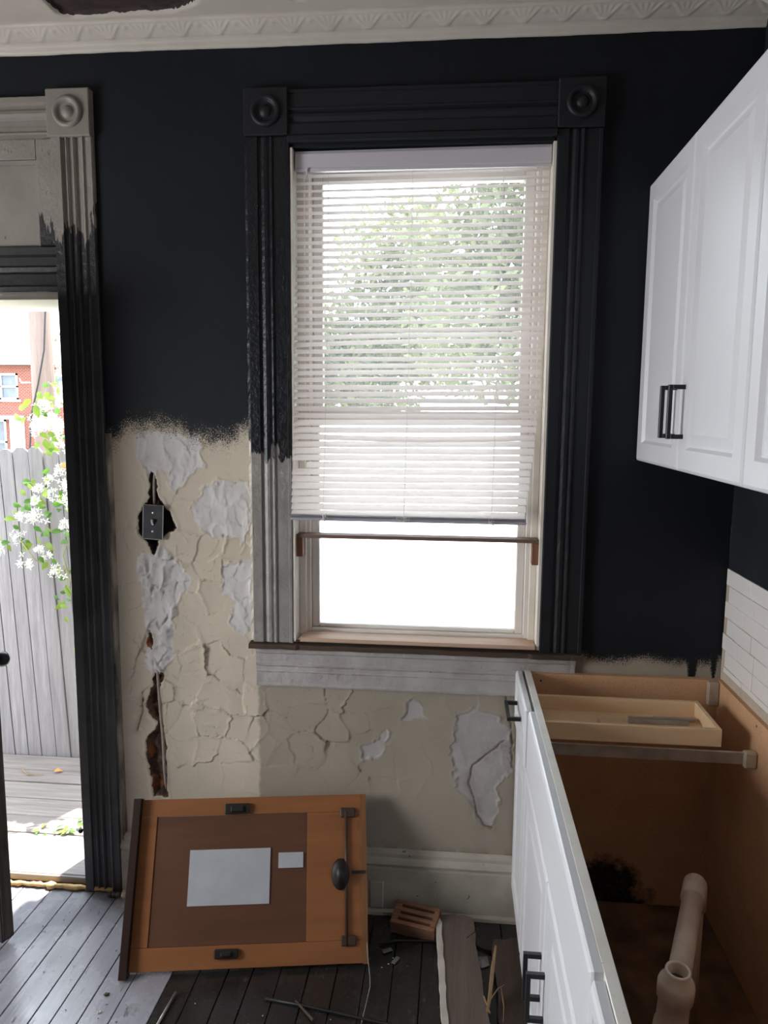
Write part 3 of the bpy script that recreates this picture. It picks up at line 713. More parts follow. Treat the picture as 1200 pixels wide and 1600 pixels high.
def rosette(cx, cz, w, mat, parent, name='corner_block'):
    mb = MB(); mb.box(cx - w / 2, cx + w / 2, -0.029, 0.004, cz - w / 2, cz + w / 2)
    b = par(mb.build(name, mat, None, 0.003), parent)
    mb = MB(); R = w * 0.34
    mb.lathe([(R, 0), (R * 0.99, 0.006), (R * 0.90, 0.0105), (R * 0.78, 0.011), (R * 0.66, 0.006), (R * 0.56, -0.002), (R * 0.46, -0.003), (R * 0.38, 0.003), (R * 0.24, 0.0085), (0.0005, 0.010)], (cx, -0.029, cz), (0, -1, 0), 36)
    o = mb.build('rosette', mat, None, smooth=True); o.parent = b
    return b


rosette(-1.2135, 2.605, 0.140, 'trim_cream', trim_3)
rosette(-2.155, 2.605, 0.140, 'trim_cream', trim_3)
mb = MB(); mb.sweep([(b, a) for a, b in [(0, 0), (0, 0.030), (0.006, 0.031), (0.010, 0.022), (0.022, 0.022), (0.03, 0.020), (0.045, 0.020), (0.052, 0.028), (0.062, 0.031), (0.072, 0.028), (0.078, 0.018), (0.090, 0.018), (0.096, 0.026), (0.113, 0.026), (0.115, 0)]],
                    (-2.085, 0.004, 2.542), (-1.2836, 0.004, 2.542), (0, -1, 0), (0, 0, 1), 40, 0.0004)
par(mb.build('head_casing', 'trim_cream'), trim_3)
# transom frame, panel, black transom bar
mb = MB(); mb.box(-1.334, -1.2805, -0.008, 0.03, 2.215, 2.536); mb.box(-2.086, -1.334, -0.008, 0.03, 2.476, 2.536); mb.box(-2.086, -2.03, -0.008, 0.03, 2.215, 2.476)
par(mb.build('transom_frame', two_tone('transom_paint', TRIM_BLACK, OLD_WHITE, 2.285, 0.34, chip=(0.14, 0.11, 0.09)), None, 0.002), trim_3)
mb = MB(); mb.box(-2.03, -1.334, 0.008, 0.02, 2.215, 2.476)
mb.box(-2.03, -1.335, -0.002, 0.010, 2.462, 2.4755); mb.box(-1.343, -1.334, -0.002, 0.010, 2.215, 2.462)
par(mb.build('transom_panel', 'trim_cream', None, 0.001), trim_3)
mb = MB(); mb.sweep([(0, 0), (0.018, 0), (0.020, 0.012), (0.012, 0.020), (0.012, 0.052), (0.022, 0.058), (0.024, 0.072), (0.012, 0.080), (0.012, 0.105), (0.022, 0.112), (0.022, 0.134), (0.010, 0.142), (0, 0.142)], (-2.086, 0.012, 2.074), (-1.2805, 0.012, 2.074), (0, -1, 0), (0, 0, 1), 30, 0.0004)
par(mb.build('transom_bar', 'trim_black'), trim_3)
mb = MB(); mb.box(-1.283, -1.2755, 0.004, 0.288, 0.0, 2.072); mb.box(-2.092, -2.084, 0.004, 0.288, 0.0, 2.072); par(mb.build('jamb', 'trim_black', None, 0.001), trim_3)
mb = MB(); mb.box(-2.084, -1.2825, 0.004, 0.288, 2.048, 2.0736); par(lab(mb.build('head_jamb', 'jamb_white', None, 0.002), 'pale head jamb above the open doorway'), trim_3)
mb = MB(); mb.box(-1.292, -1.2832, 0.020, 0.034, 1.345, 1.365); par(lab(mb.build('strike_plate', 'steel', None, 0.001), 'small steel latch plate on the jamb'), trim_3)
mb = MB(); mb.lathe([(0.0005, 0.014), (0.006, 0.012), (0.009, 0.006), (0.007, 0)], (-1.284, -0.012, 0.225), (-1, 0, 0), 12); par(mb.build('bolt', 'trim_black', None, smooth=True), trim_3)
# threshold: thick sill board outside, front edge
mb = MB(); mb.box(-2.084, -1.2835, 0.012, 0.240, 0.002, 0.040); par(lab(mb.build('threshold', 'sill_out', None, 0.003), 'weathered pale threshold board'), trim_3)
mb = MB(); mb.box(-2.084, -1.2835, 0.003, 0.0115, 0.012, 0.0365); par(mb.build('threshold_lip', 'sill_out', None, 0.002), trim_3)

# ---- open door leaf swung into the room, seen at its free edge
door_1 = struct(empty('door_1', (-2.075, -0.012, 0.0)), 'dark worn door standing ajar at the left edge')
door_1.rotation_euler = (0, 0, math.radians(-21.5))
Lw, Lt, Lh = 0.747, 0.044, 2.03
mb = MB()
vs = []; nseg = 14
bot = [0.012 + random.uniform(0, 0.012) for _ in range(nseg + 1)]; bot[-1] = 0.022
for i in range(nseg + 1):
    x = Lw * i / nseg
    for (y, z) in ((0, bot[i]), (-Lt, bot[i] * 0.9), (-Lt, Lh), (0, Lh)): vs.append((x, y, z))
fs = []
for i in range(nseg):
    for k in range(4): fs.append((i * 4 + k, i * 4 + (k + 1) % 4, i * 4 + 4 + (k + 1) % 4, i * 4 + 4 + k))
fs += [(0, 1, 2, 3), (nseg * 4 + 3, nseg * 4 + 2, nseg * 4 + 1, nseg * 4)]
mb.add(vs, fs); mb.build('door_leaf', 'door_dark', door_1, 0.002)
mb = MB(); mb.box(Lw + 0.0003, Lw + 0.0026, -Lt + 0.004, -0.004, 0.03, Lh - 0.01); lab(mb.build('door_edge', 'door_edge', door_1), 'bare worn wood of the free edge')
for (z0, z1) in ((0.20, 0.80), (1.0, 1.88)):
    mb = MB()
    for (a0, a1, b0, b1) in ((0.11, 0.63, z0, z0 + 0.02), (0.11, 0.63, z1 - 0.02, z1), (0.11, 0.13, z0 + 0.02, z1 - 0.02), (0.61, 0.63, z0 + 0.02, z1 - 0.02)): mb.box(a0, a1, -Lt - 0.007, -Lt - 0.0003, b0, b1)
    mb.build('door_panel', 'door_dark', door_1, 0.003)
mb = MB(); mb.lathe([(0.026, 0.0), (0.025, 0.004), (0.010, 0.006), (0.009, 0.022), (0.014, 0.028), (0.024, 0.036), (0.028, 0.048), (0.025, 0.060), (0.014, 0.067), (0.0005, 0.069)], (Lw - 0.045, -Lt, 0.905), (0, -1, 0), 24)
kn = lab(mb.build('door_knob', 'black_metal', door_1, smooth=True), 'round black door knob')
mb = MB(); mb.lathe([(0.026, 0.0), (0.025, 0.004), (0.010, 0.006), (0.009, 0.022), (0.014, 0.028), (0.022, 0.036), (0.025, 0.048), (0.022, 0.060), (0.014, 0.067), (0.0005, 0.069)], (Lw - 0.048, 0.0, 0.918), (0, 1, 0), 24)
lab(mb.build('door_knob', 'black_metal', door_1, smooth=True), 'round black door knob on the outer face')

# ================================================================== WINDOW
window_1 = struct(empty('window_1', (-0.125, 0, 0.93)), 'tall sash window in navy and cream casing')
wp = lambda o: par(o, window_1)
mb = MB(); mb.sweep(flute(0.134, 0.024), (-0.655, 0.004, 0.94), (-0.655, 0.004, 2.520), (1, 0, 0), (0, -1, 0), 130, 0.0004)
wp(lab(mb.build('casing', 'trim_left_casing'), 'left casing, navy above and bare old paint below'))
mb = MB(); mb.sweep([(0, 0), (0, 0.012), (0.008, 0.014), (0.008, 0)], (-0.664, 0.004, 0.945), (-0.664, 0.004, 2.50), (1, 0, 0), (0, -1, 0), 100, 0.0014); wp(mb.build('paint_bead', two_tone('bead_paint', (0.60, 0.54, 0.46), NAVY, 1.60, 0.05)))
mb = MB(); mb.sweep(flute(0.134, 0.024), (0.276, 0.004, 0.94), (0.276, 0.004, 2.520), (1, 0, 0), (0, -1, 0), 60, 0.0004); wp(mb.build('casing', 'trim_navy'))
mb = MB(); mb.sweep([(b, a) for a, b in flute(0.134, 0.024)], (-0.525, 0.004, 2.521), (0.277, 0.004, 2.521), (0, -1, 0), (0, 0, 1), 30, 0.0004); wp(mb.build('head_casing', 'trim_navy'))
rosette(-0.592, 2.590, 0.136, 'trim_navy', window_1); rosette(0.343, 2.590, 0.136, 'trim_navy', window_1)
mb = MB(); mb.box(-0.527, 0.277, -0.030, 0.004, 2.500, 2.5205); wp(mb.build('head_bead', 'trim_navy', None, 0.003))
# jamb liner, stops
mb = MB(); mb.box(-0.521, -0.513, -0.016, 0.27, 0.945, 2.489); mb.box(0.2665, 0.2765, -0.016, 0.27, 0.945, 2.489); wp(mb.build('jamb', 'jamb_white', None, 0.001))
mb = MB(); mb.box(-0.513, 0.2665, -0.010, 0.27, 2.490, 2.4995); wp(mb.build('head_jamb', 'trim_navy'))
mb = MB(); mb.box(-0.5128, -0.490, 0.046, 0.062, 0.953, 2.489); mb.box(0.245, 0.2663, 0.046, 0.062, 0.953, 2.489); mb.box(-0.490, 0.245, 0.046, 0.062, 2.462, 2.489); wp(mb.build('stop', 'jamb_white', None, 0.002))
# vinyl frame
mb = MB()
for (a, b) in ((-0.5125, -0.478), (0.231, 0.266)): mb.box(a, b, 0.064, 0.17, 0.953, 2.488)
mb.box(-0.478, 0.231, 0.064, 0.17, 2.452, 2.488); mb.box(-0.478, 0.231, 0.064, 0.17, 0.953, 0.968); wp(mb.build('frame', 'vinyl', None, 0.002))


def sash(name, x0, x1, z0, z1, y0, y1, st, rt, rb, glass_y):
    mb = MB(); mb.box(x0, x0 + st, y0, y1, z0, z1); mb.box(x1 - st, x1, y0, y1, z0, z1)
    mb.box(x0 + st, x1 - st, y0, y1, z0, z0 + rb); mb.box(x0 + st, x1 - st, y0, y1, z1 - rt, z1)
    s = wp(mb.build(name, 'vinyl', None, 0.003))
    mb = MB(); mb.box(x0 + st - 0.004, x1 - st + 0.004, glass_y, glass_y + 0.004, z0 + rb - 0.004, z1 - rt + 0.004)
    p = mb.build('pane', 'glass'); p.parent = s
    return s


sash('lower_sash', -0.4775, 0.2305, 0.9685, 1.700, 0.082, 0.114, 0.026, 0.040, 0.012, 0.098)
sash('upper_sash', -0.4775, 0.2305, 1.655, 2.4515, 0.120, 0.152, 0.032, 0.030, 0.045, 0.136)
# stool (old broken sill edge) and apron
mb = MB()
xsn = np.linspace(-0.668, 0.410, 90); vs = []; fs = []
for i, x in enumerate(xsn):
    q_ = float(fbm(np.array([x]), np.array([1.7]), 26, 7)[0]); q2_ = float(fbm(np.array([x]), np.array([5.2]), 14, 9)[0])
    e = -0.030 - 0.014 * q_ if not (-0.5 < x < 0.25) else -0.030 - 0.005 * q_
    for (y, z) in ((0.003, 0.9185), (e, 0.9185 + 0.006 * q2_), (e + 0.006 * q_, 0.9345 + 0.004 * q2_), (0.003, 0.939)): vs.append((x, y, z))
for i in range(len(xsn) - 1):
    for k in range(4): fs.append((i * 4 + k, i * 4 + (k + 1) % 4, i * 4 + 4 + (k + 1) % 4, i * 4 + 4 + k))
fs += [(3, 2, 1, 0), tuple((len(xsn) - 1) * 4 + k for k in range(4))]
mb.add(vs, fs); wp(lab(mb.build('stool', 'broken_wood'), 'broken dark brown edge of the old window stool'))
mb = MB(); mb.box(-0.512, 0.2664, 0.004, 0.27, 0.9185, 0.9455); wp(mb.build('sill', 'jamb_white'))
app = [(0, 0), (0.017, 0), (0.019, 0.006), (0.016, 0.012), (0.016, 0.048), (0.019, 0.052), (0.0165, 0.057), (0.017, 0.068), (0.022, 0.074), (0.023, 0.080), (0.018, 0.086), (0.019, 0.112), (0.024, 0.118), (0.024, 0.1305), (0, 0.1305)]
mb = MB(); mb.sweep(app, (-0.648, 0.004, 0.787), (0.392, 0.004, 0.787), (0, -1, 0), (0, 0, 1), 120, 0.0007); wp(lab(mb.build('apron', 'apron'), 'moulded grey-white apron under the window'))

# raw board lying on the sill
mb = MB(); mb.box(-0.498, 0.264, -0.022, 0.062, 0.9466, 0.9595)
tag(mb.build('sill_board', 'raw_wood', None, 0.0015), 'raw pine strip lying along the bottom of the window', 'board')

# shelf across the window on two wood blocks
ws = tag(empty('window_shelf', (-0.13, 0.02, 1.288)), 'narrow dark board laid across the window as a shelf on two blocks', 'shelf')
mb = MB(); mb.box(-0.5115, 0.265, -0.004, 0.045, 1.289, 1.3005); par(mb.build('board', 'shelf_wood', None, 0.001), ws)
mb = MB(); mb.box(-0.5125, -0.492, 0.000, 0.040, 1.226, 1.2887); par(lab(mb.build('bracket', 'bracket_wood', None, 0.001), 'left reddish wood block'), ws)
mb = MB(); mb.box(0.246, 0.2663, 0.000, 0.040, 1.218, 1.2887); par(lab(mb.build('bracket', 'bracket_wood', None, 0.001), 'right reddish wood block'), ws)

# ---- blind
bl = tag(empty('window_blind', (-0.125, 0.0, 2.47)), 'white horizontal slat blind hanging crooked over the sash window', 'blind')
bp = lambda o: par(o, bl)
mb = MB(); mb.sweep([(0, 0), (0.036, 0), (0.038, 0.004), (0.038, 0.044), (0.034, 0.054), (0, 0.054)], (-0.509, 0.040, 2.430), (0.264, 0.040, 2.434), (0, -1, 0), (0, 0, 1)); bp(mb.build('headrail', 'headrail', None, 0.001))
mb = MB(); mb.box(-0.509, 0.264, 0.000, 0.0012, 2.4235, 2.4315); bp(mb.build('valance_lip', 'headrail'))
NS = 48; zt, zb = 2.418, 1.376


def slat_mesh(xl, xr, th, bow, sag, twist):
    vs = []; nx, ny = 24, 5; wd = 0.0252
    for i in range(nx + 1):
        t = i / nx; x = xl + (xr - xl) * t; a = th + twist * (t - 0.5)
        for j in range(ny + 1):
            s = j / ny - 0.5; c = 0.0020 * (1 - 4 * s * s)
            vs.append((x, s * wd * math.cos(a) - c * math.sin(a), s * wd * math.sin(a) + c * math.cos(a) + bow * math.sin(math.pi * t) + sag * (t - 0.5)))
    fs = [(i * (ny + 1) + j, (i + 1) * (ny + 1) + j, (i + 1) * (ny + 1) + j + 1, i * (ny + 1) + j + 1) for i in range(nx) for j in range(ny)]
    return vs, fs


for k in range(NS):
    t = k / (NS - 1)
    z = zt + (zb - zt) * t; y = 0.020 - 0.052 * t ** 1.6
    xl = -0.508 - 0.013 * t; xr = 0.262 - 0.014 * t
    if t > 0.70: xr -= 0.030 * (t - 0.70) / 0.30 + random.uniform(0, 0.004)
    th = math.radians(37 + random.gauss(0, 2.0) + (8 if t > 0.72 else 0))
    bow = random.gauss(0, 0.0012); sag = 0.006 + random.gauss(0, 0.0012); tw = random.gauss(0, 0.05)
    if k in (22, 23): bow = 0.0065 if k == 23 else 0.003; sag += 0.004
    if k in (36,): bow = -0.007; sag -= 0.004
    if k == 40: xl += 0.045
    mb = MB(); mb.add(*slat_mesh(xl, xr, th, bow, sag, tw)); o = mb.build('slat', 'slat', None, smooth=True)
    o.location = (0, y, z); bp(o)
mb = MB(); mb.box(-0.5215, 0.2215, -0.043, -0.022, 1.352, 1.361); bp(lab(mb.build('bottom_rail', 'rail_bottom', None, 0.003), 'greyish bottom rail'))
for q in range(3): mb = MB(); mb.add(*slat_mesh(-0.521, 0.220, math.radians(6), 0, 0, 0)); o = mb.build('stacked_slat', 'rail_bottom', None, smooth=True); o.location = (0, -0.033, 1.3640 + 0.0032 * q); bp(o)
for cx in (-0.405, -0.148, 0.125):
    for s in (-1, 1):
        mb = MB(); mb.tube([(cx, 0.020 + 0.0135 * s, 2.43), (cx - 0.003, 0.012 + 0.0135 * s, 2.0), (cx - 0.008, -0.012 + 0.0135 * s, 1.6), (cx - 0.012, -0.033 + 0.0135 * s, 1.358)], 0.0006, 5); bp(mb.build('ladder_cord', 'cord'))
    mb = MB(); x = cx - 0.012
    for a in range(5): mb.tube([(x, -0.047, 1.366), (x + random.uniform(-0.024, 0.024), -0.052, 1.372 + random.uniform(-0.012, 0.006)), (x + random.uniform(-0.012, 0.016), -0.054, 1.356 - random.uniform(0, 0.012)), (x + random.uniform(-0.004, 0.004), -0.047, 1.360)], 0.0008, 5)
    bp(mb.build('cord_knot', 'cord'))
mb = MB(); mb.tube([(-0.470, -0.002, 2.432), (-0.473, -0.004, 2.40)], 0.003, 8); bp(mb.build('tilt_hook', 'headrail'))

# ================================================================== SWITCH, CABLES
ls = tag(empty('light_switch', (-0.988, -0.012, 1.331)), 'dark steel toggle light switch in a broken hole of the wall', 'light switch')
ls.rotation_euler = (0, math.radians(3), 0)
mb = MB(); mb.box(-0.0345, 0.0345, -0.004, 0.0, -0.057, 0.057); mb.build('plate', 'switch_steel', ls, 0.0015)
mb = MB()
for a in ((-0.0352, -0.0325, -0.0575, 0.0575), (0.0325, 0.0352, -0.0575, 0.0575), (-0.0325, 0.0325, -0.0575, -0.0555), (-0.0325, 0.0325, 0.0562, 0.0575)): mb.box(a[0], a[1], -0.0052, -0.0012, a[2], a[3])
mb.build('plate_edge', 'bright_steel', ls, 0.0006)
mb = MB(); mb.box(-0.0055, 0.0055, -0.0052, -0.0041, -0.0125, 0.0125); mb.build('toggle_slot', 'black_metal', ls)
mb = MB(); mb.add([(-0.004, -0.005, -0.010), (0.004, -0.005, -0.010), (0.004, -0.005, 0.009), (-0.004, -0.005, 0.009), (-0.003, -0.016, 0.004), (0.003, -0.016, 0.004), (0.003, -0.016, 0.011), (-0.003, -0.016, 0.011)], [(0, 1, 5, 4), (1, 2, 6, 5), (2, 3, 7, 6), (3, 0, 4, 7), (4, 5, 6, 7)])
mb.build('toggle', 'bright_steel', ls, 0.0008)
for z in (0.031, -0.031):
    mb = MB(); mb.lathe([(0.0042, 0), (0.004, 0.0012), (0.0025, 0.0018), (0.0005, 0.0019)], (0, -0.004, z), (0, -1, 0), 12); mb.build('screw', 'bright_steel', ls, smooth=True)
mb = MB(); mb.box(-0.026, 0.026, 0.0, 0.020, -0.05, 0.05); lab(mb.build('box', 'black_metal', ls), 'dark back box inside the wall')
mb = MB(); mb.tube([(-0.992, 0.012, 1.388), (-0.991, 0.008, 1.42), (-0.989, 0.006, 1.455), (-0.987, 0.010, 1.49), (-0.987, 0.016, 1.53)], 0.0048, 8)
tag(mb.build('cable', 'cable_grey', None, smooth=True), 'short grey cable rising out of the wall above the light switch', 'cable')
mb = MB(); mb.tube([(-0.997, 0.014, 0.90), (-0.997, -0.004, 0.862), (-0.993, -0.006, 0.81), (-0.992, -0.004, 0.75), (-0.988, -0.003, 0.66), (-0.983, -0.003, 0.58), (-0.981, -0.004, 0.48), (-0.979, -0.002, 0.42), (-0.978, 0.004, 0.395)], 0.0046, 8)
tag(mb.build('cable', 'cable_grey', None, smooth=True), 'long pale cable running down the open gash in the plaster', 'cable')

# ================================================================== CABINETS


def door_front(name, y0, y1, z0, z1, x, t, mat, parent, inset=0.055, panel=True):
    """raised-panel front facing -X. y0 > y1; x is its outer face"""
    rings = [(0.0, 0.0065), (0.0025, 0.0030), (0.0085, 0.0)]
    if panel: rings += [(inset, 0.0), (inset + 0.007, 0.0095), (inset + 0.013, 0.0105), (inset + 0.038, 0.0020), (inset + 0.041, 0.0020)]
    vs = []; fs = []
    ya, yb = min(y0, y1), max(y0, y1)
    for d, s in [(0.0, t)] + rings:
        vs += [(x + s, ya + d, z0 + d), (x + s, yb - d, z0 + d), (x + s, yb - d, z1 - d), (x + s, ya + d, z1 - d)]
    n = len(rings) + 1
    for i in range(n - 1):
        for k in range(4): fs.append((i * 4 + k, i * 4 + (k + 1) % 4, i * 4 + 4 + (k + 1) % 4, i * 4 + 4 + k))
    fs += [tuple((n - 1) * 4 + k for k in range(4)), (3, 2, 1, 0)]
    mb = MB(); mb.add(vs, fs); return par(mb.build(name, mat), parent)


def bar_handle(parent, root, y0, z0, y1, z1, x):
    """square bar pull standing off a front whose face is at x"""
    mb = MB(); b = 0.0055; r = 0.030
    for (y, z) in ((y0, z0), (y1, z1)): mb.box(x - r, x - 0.0002, y - b, y + b, z - b, z + b)
    if abs(z1 - z0) > abs(y1 - y0): mb.box(x - r - 0.010, x - r, y0 - b, y0 + b, min(z0, z1) - b, max(z0, z1) + b)
    else: mb.box(x - r - 0.010, x - r, min(y0, y1) - b, max(y0, y1) + b, z0 - b, z0 + b)
    h = mb.build('handle', 'black_metal', None, 0.0008)
    h.parent = parent; return lab(h, 'black square bar pull')


uc = tag(empty('upper_cabinet', (0.70, -0.43, 1.555)), 'white two door wall cabinet touching the navy back wall', 'cabinet')
mb = MB(); mb.box(0.5705, 0.8472, -0.868, -0.0045, 1.5585, 2.36); par(mb.build('body', 'cabinet', None, 0.001), uc)
d1 = door_front('door', -0.006, -0.4405, 1.556, 2.362, 0.549, 0.021, 'cabinet', uc)
d2 = door_front('door', -0.4435, -0.871, 1.556, 2.362, 0.549, 0.021, 'cabinet', uc)
bar_handle(d1, uc, -0.405, 1.642, -0.405, 1.762, 0.549); bar_handle(d2, uc, -0.475, 1.642, -0.475, 1.762, 0.549)
uc2 = tag(empty('upper_cabinet', (0.70, -1.3, 1.555)), 'white wall cabinet cut off by the right edge, nearer to the viewer', 'cabinet')
mb = MB(); mb.box(0.5705, 0.8472, -1.735, -0.872, 1.5585, 2.36); par(mb.build('body', 'cabinet', None, 0.001), uc2)
d1 = door_front('door', -0.874, -1.302, 1.556, 2.362, 0.549, 0.021, 'cabinet', uc2); d2 = door_front('door', -1.305, -1.733, 1.556, 2.362, 0.549, 0.021, 'cabinet', uc2)
bar_handle(d1, uc2, -1.265, 1.642, -1.265, 1.762, 0.549); bar_handle(d2, uc2, -1.34, 1.642, -1.34, 1.762, 0.549)

bc = tag(empty('base_cabinet', (0.53, -0.98, 0.0)), 'white base cabinet without a worktop, open to its brown inside', 'cabinet')
cp = lambda o: par(o, bc)
YN = -1.96
mb = MB(); mb.box(0.2535, 0.846, -0.024, -0.0045, 0.002, 0.872); cp(lab(mb.build('end_panel', 'particle'), 'brown particle board end against the back wall, mouldy low down'))
mb = MB(); mb.box(0.2535, 0.846, YN, YN + 0.016, 0.0, 0.872); cp(mb.build('end_panel', 'particle'))
mb = MB(); mb.box(0.831, 0.846, YN + 0.017, -0.0245, 0.10, 0.874); cp(mb.build('back_panel', 'particle'))
mb = MB(); mb.box(0.2535, 0.8305, YN + 0.017, -0.0245, 0.085, 0.10); cp(mb.build('bottom_panel', 'cab_floor'))
mb = MB(); mb.box(0.290, 0.305, YN, -0.03, 0.0, 0.084); cp(mb.build('toe_kick', 'cabinet_worn'))
mb = MB()   # face frame
mb.box(0.2335, 0.253, YN, -0.0045, 0.838, 0.876); mb.box(0.2335, 0.253, YN, -0.0045, 0.10, 0.135); mb.box(0.2335, 0.253, YN, -0.0045, 0.695, 0.72)
for (a, b) in ((-0.045, -0.0045), (-0.37, -0.33), (-1.365, -1.325), (YN, YN + 0.04)): mb.box(0.2335, 0.253, a, b, 0.135, 0.838)
cp(lab(mb.build('face_frame', 'cabinet_worn', None, 0.001), 'white face frame with a worn dirty top edge'))
XF = 0.213
ff = door_front('false_front', -0.352, -1.339, 0.706, 0.8755, XF, 0.020, 'cabinet', bc, 0.0, False)
ff2 = door_front('false_front', -1.351, YN, 0.706, 0.872, XF - 0.002, 0.021, 'cabinet', bc, 0.03)
da = door_front('door', -0.010, -0.346, 0.128, 0.694, XF, 0.020, 'cabinet', bc)
db = door_front('door', -0.352, -0.8455, 0.128, 0.694, XF, 0.020, 'cabinet', bc)
dc = door_front('door', -0.8485, -1.339, 0.128, 0.694, XF, 0.020, 'cabinet', bc)
dd_ = door_front('door', -1.351, YN, 0.128, 0.694, XF, 0.020, 'cabinet', bc)
bar_handle(db, bc, -0.815, 0.388, -0.815, 0.493, XF); bar_handle(dc, bc, -0.880, 0.391, -0.880, 0.496, XF)
# drawer
mb = MB(); zt_, zb_ = 0.84, 0.790
mb.box(0.2545, 0.742, -0.134, -0.122, zb_, zt_); mb.box(0.2545, 0.742, -0.334, -0.322, zb_, zt_); mb.box(0.730, 0.742, -0.322, -0.134, zb_, zt_); mb.box(0.2545, 0.730, -0.322, -0.134, zb_, zb_ + 0.006)
dr = cp(lab(mb.build('drawer', 'drawer_wood', None, 0.0008), 'light birch drawer box, left in the opening'))
df = door_front('drawer_front', -0.010, -0.346, 0.706, 0.8745, XF - 0.008, 0.020, 'cabinet', bc, 0.03)
df.parent = dr; df.matrix_parent_inverse = Matrix.Identity(4)
bar_handle(dr, bc, -0.115, 0.805, -0.240, 0.805, XF - 0.008)
mb = MB(); mb.sweep([(0, 0), (0.003, 0), (0.003, 0.030), (0.009, 0.032), (0.009, 0.035), (0, 0.035)], (0.254, -0.3445, 0.752), (0.800, -0.3445, 0.750), (0, -1, 0), (0, 0, 1)); ds = cp(lab(mb.build('drawer_slide', 'steel'), 'dull steel drawer runner'))
mb = MB(); mb.box(0.797, 0.8305, -0.360, -0.3345, 0.742, 0.788); cp(lab(mb.build('slide_bracket', 'plastic_ivory', None, 0.004), 'yellowed plastic bracket holding the drawer runner'))
mb = MB(); mb.box(0.797, 0.8305, -0.046, -0.0246, 0.795, 0.872); cp(lab(mb.build('corner_cleat', paint('frosted_plastic', (0.42, 0.33, 0.28), (0.34, 0.25, 0.20), 30, 0.5, 0.4, 80), None, 0.003), 'frosted plastic corner brace'))
for (x, y, z, ax) in ((0.285, -0.0246, 0.848, (0, -1, 0)), (0.8308, -0.335, 0.855, (-1, 0, 0)), (0.8308, -0.62, 0.80, (-1, 0, 0))):
    mb = MB(); mb.lathe([(0.0005, 0.0006), (0.0035, 0.0006), (0.0035, 0.0001)], (x, y, z), ax, 10); cp(mb.build('screw_hole', 'black_metal'))
# scraps in the drawer
mb = MB(); mb.add([(0.40, -0.318, 0.797), (0.43, -0.30, 0.797), (0.435, -0.316, 0.797), (0.412, -0.315, 0.862)], [(0, 1, 3), (1, 2, 3), (2, 0, 3), (0, 2, 1)])
tag(mb.build('wood_scrap', 'raw_wood'), 'thin pointed wood scrap sticking up in the drawer', 'scrap')
mb = MB(); mb.box(0.52, 0.69, -0.215, -0.195, 0.7962, 0.812); mb.box(0.60, 0.72, -0.185, -0.17, 0.7962, 0.806)
tag(mb.build('metal_strip', 'steel', None, 0.001), 'grey metal strips lying at the back of the drawer', 'strip')

# drain pipe
dp = tag(empty('drain_pipe', (0.60, -0.62, 0.10)), 'dusty white plastic drain pipe inside the open base cabinet', 'pipe')
pp = lambda o: par(o, dp)
E1 = Vector((0.640, -0.505, 0.490)); T1 = Vector((0.463, -0.945, 0.505))
dirn = (T1 - E1).normalized()
mb = MB(); mb.tube([(E1.x, E1.y, 0.1005), (E1.x, E1.y, 0.44)], 0.024, 20); pp(mb.build('riser', 'pvc', None, smooth=True))
mb = MB(); mb.tube([(E1.x, E1.y, 0.425), (E1.x, E1.y, 0.462), Vector((E1.x, E1.y, 0.482)) + dirn * 0.004, E1 + dirn * 0.012 + Vector((0, 0, 0.004)), E1 + dirn * 0.034, E1 + dirn * 0.075], 0.0295, 20); pp(mb.build('elbow', 'pvc', None, smooth=True))
mb = MB(); mb.tube([E1 + dirn * 0.05, T1 - dirn * 0.01], 0.0245, 20); pp(mb.build('pipe', 'pvc', None, smooth=True))
ax = Vector((0.02, -0.10, 1.0)).normalized()
mb = MB(); mb.lathe([(0.031, -0.405), (0.031, -0.10), (0.0345, -0.095), (0.0355, -0.06), (0.0345, -0.045), (0.0310, -0.040), (0.0310, 0.018), (0.0355, 0.022), (0.0362, 0.052), (0.0340, 0.060), (0.0255, 0.066), (0.0250, 0.084), (0.0240, 0.087), (0.0200, 0.087), (0.0192, 0.084), (0.0192, 0.02)], T1, ax, 28)
mb2 = MB(); mb2.lathe([(0.0312, -0.135), (0.041, -0.132), (0.043, -0.120), (0.043, -0.108), (0.040, -0.100), (0.0312, -0.096)], T1 + Vector((-0.004, 0, 0)), ax, 28); pp(mb2.build('collar', 'pvc', None, smooth=True))
pp(lab(mb.build('tee', 'pvc', None, smooth=True), 'upright tee fitting with an open socket'))
mb = MB(); mb.lathe([(0.0192, 0.060), (0.0005, 0.058)], T1, ax, 28); pp(lab(mb.build('plug', 'pvc_inside'), 'dirty inside of the open socket'))

# ================================================================== LEANING BROWN PANEL
BL = Vector((-0.974, -0.407, 0.004)); BR = Vector((-0.237, -0.285, 0.004)); TL = Vector((-0.966, -0.160, 0.440))
ux = (BR - BL).normalized(); uz = (TL - BL); uz = (uz - ux * uz.dot(ux)); PH = uz.length; uz.normalize(); uy = uz.cross(ux)   # uy points to the wall
PW = (BR - BL).length
mx = Matrix(((ux.x, uy.x, uz.x, BL.x), (ux.y, uy.y, uz.y, BL.y), (ux.z, uy.z, uz.z, BL.z), (0, 0, 0, 1)))
pn = tag(empty('brown_panel'), 'brown wooden frame seen from its back, leaning on the wall below the switch', 'panel'); pn.matrix_world = mx
mb = MB(); mb.box(0.0, 0.024, -0.022, 0.020, -0.004, PH + 0.004); lab(mb.build('side_rail', 'panel_edge', pn, 0.0015), 'dark brown raised left rail')
mb = MB(); mb.box(0.0245, PW, 0.0, 0.018, PH - 0.052, PH); mb.build('top_rail', 'brown_frame', pn, 0.001)
mb = MB(); mb.box(0.0245, PW, 0.0, 0.018, 0.012, 0.075); mb.build('bottom_rail', 'brown_frame', pn, 0.001)
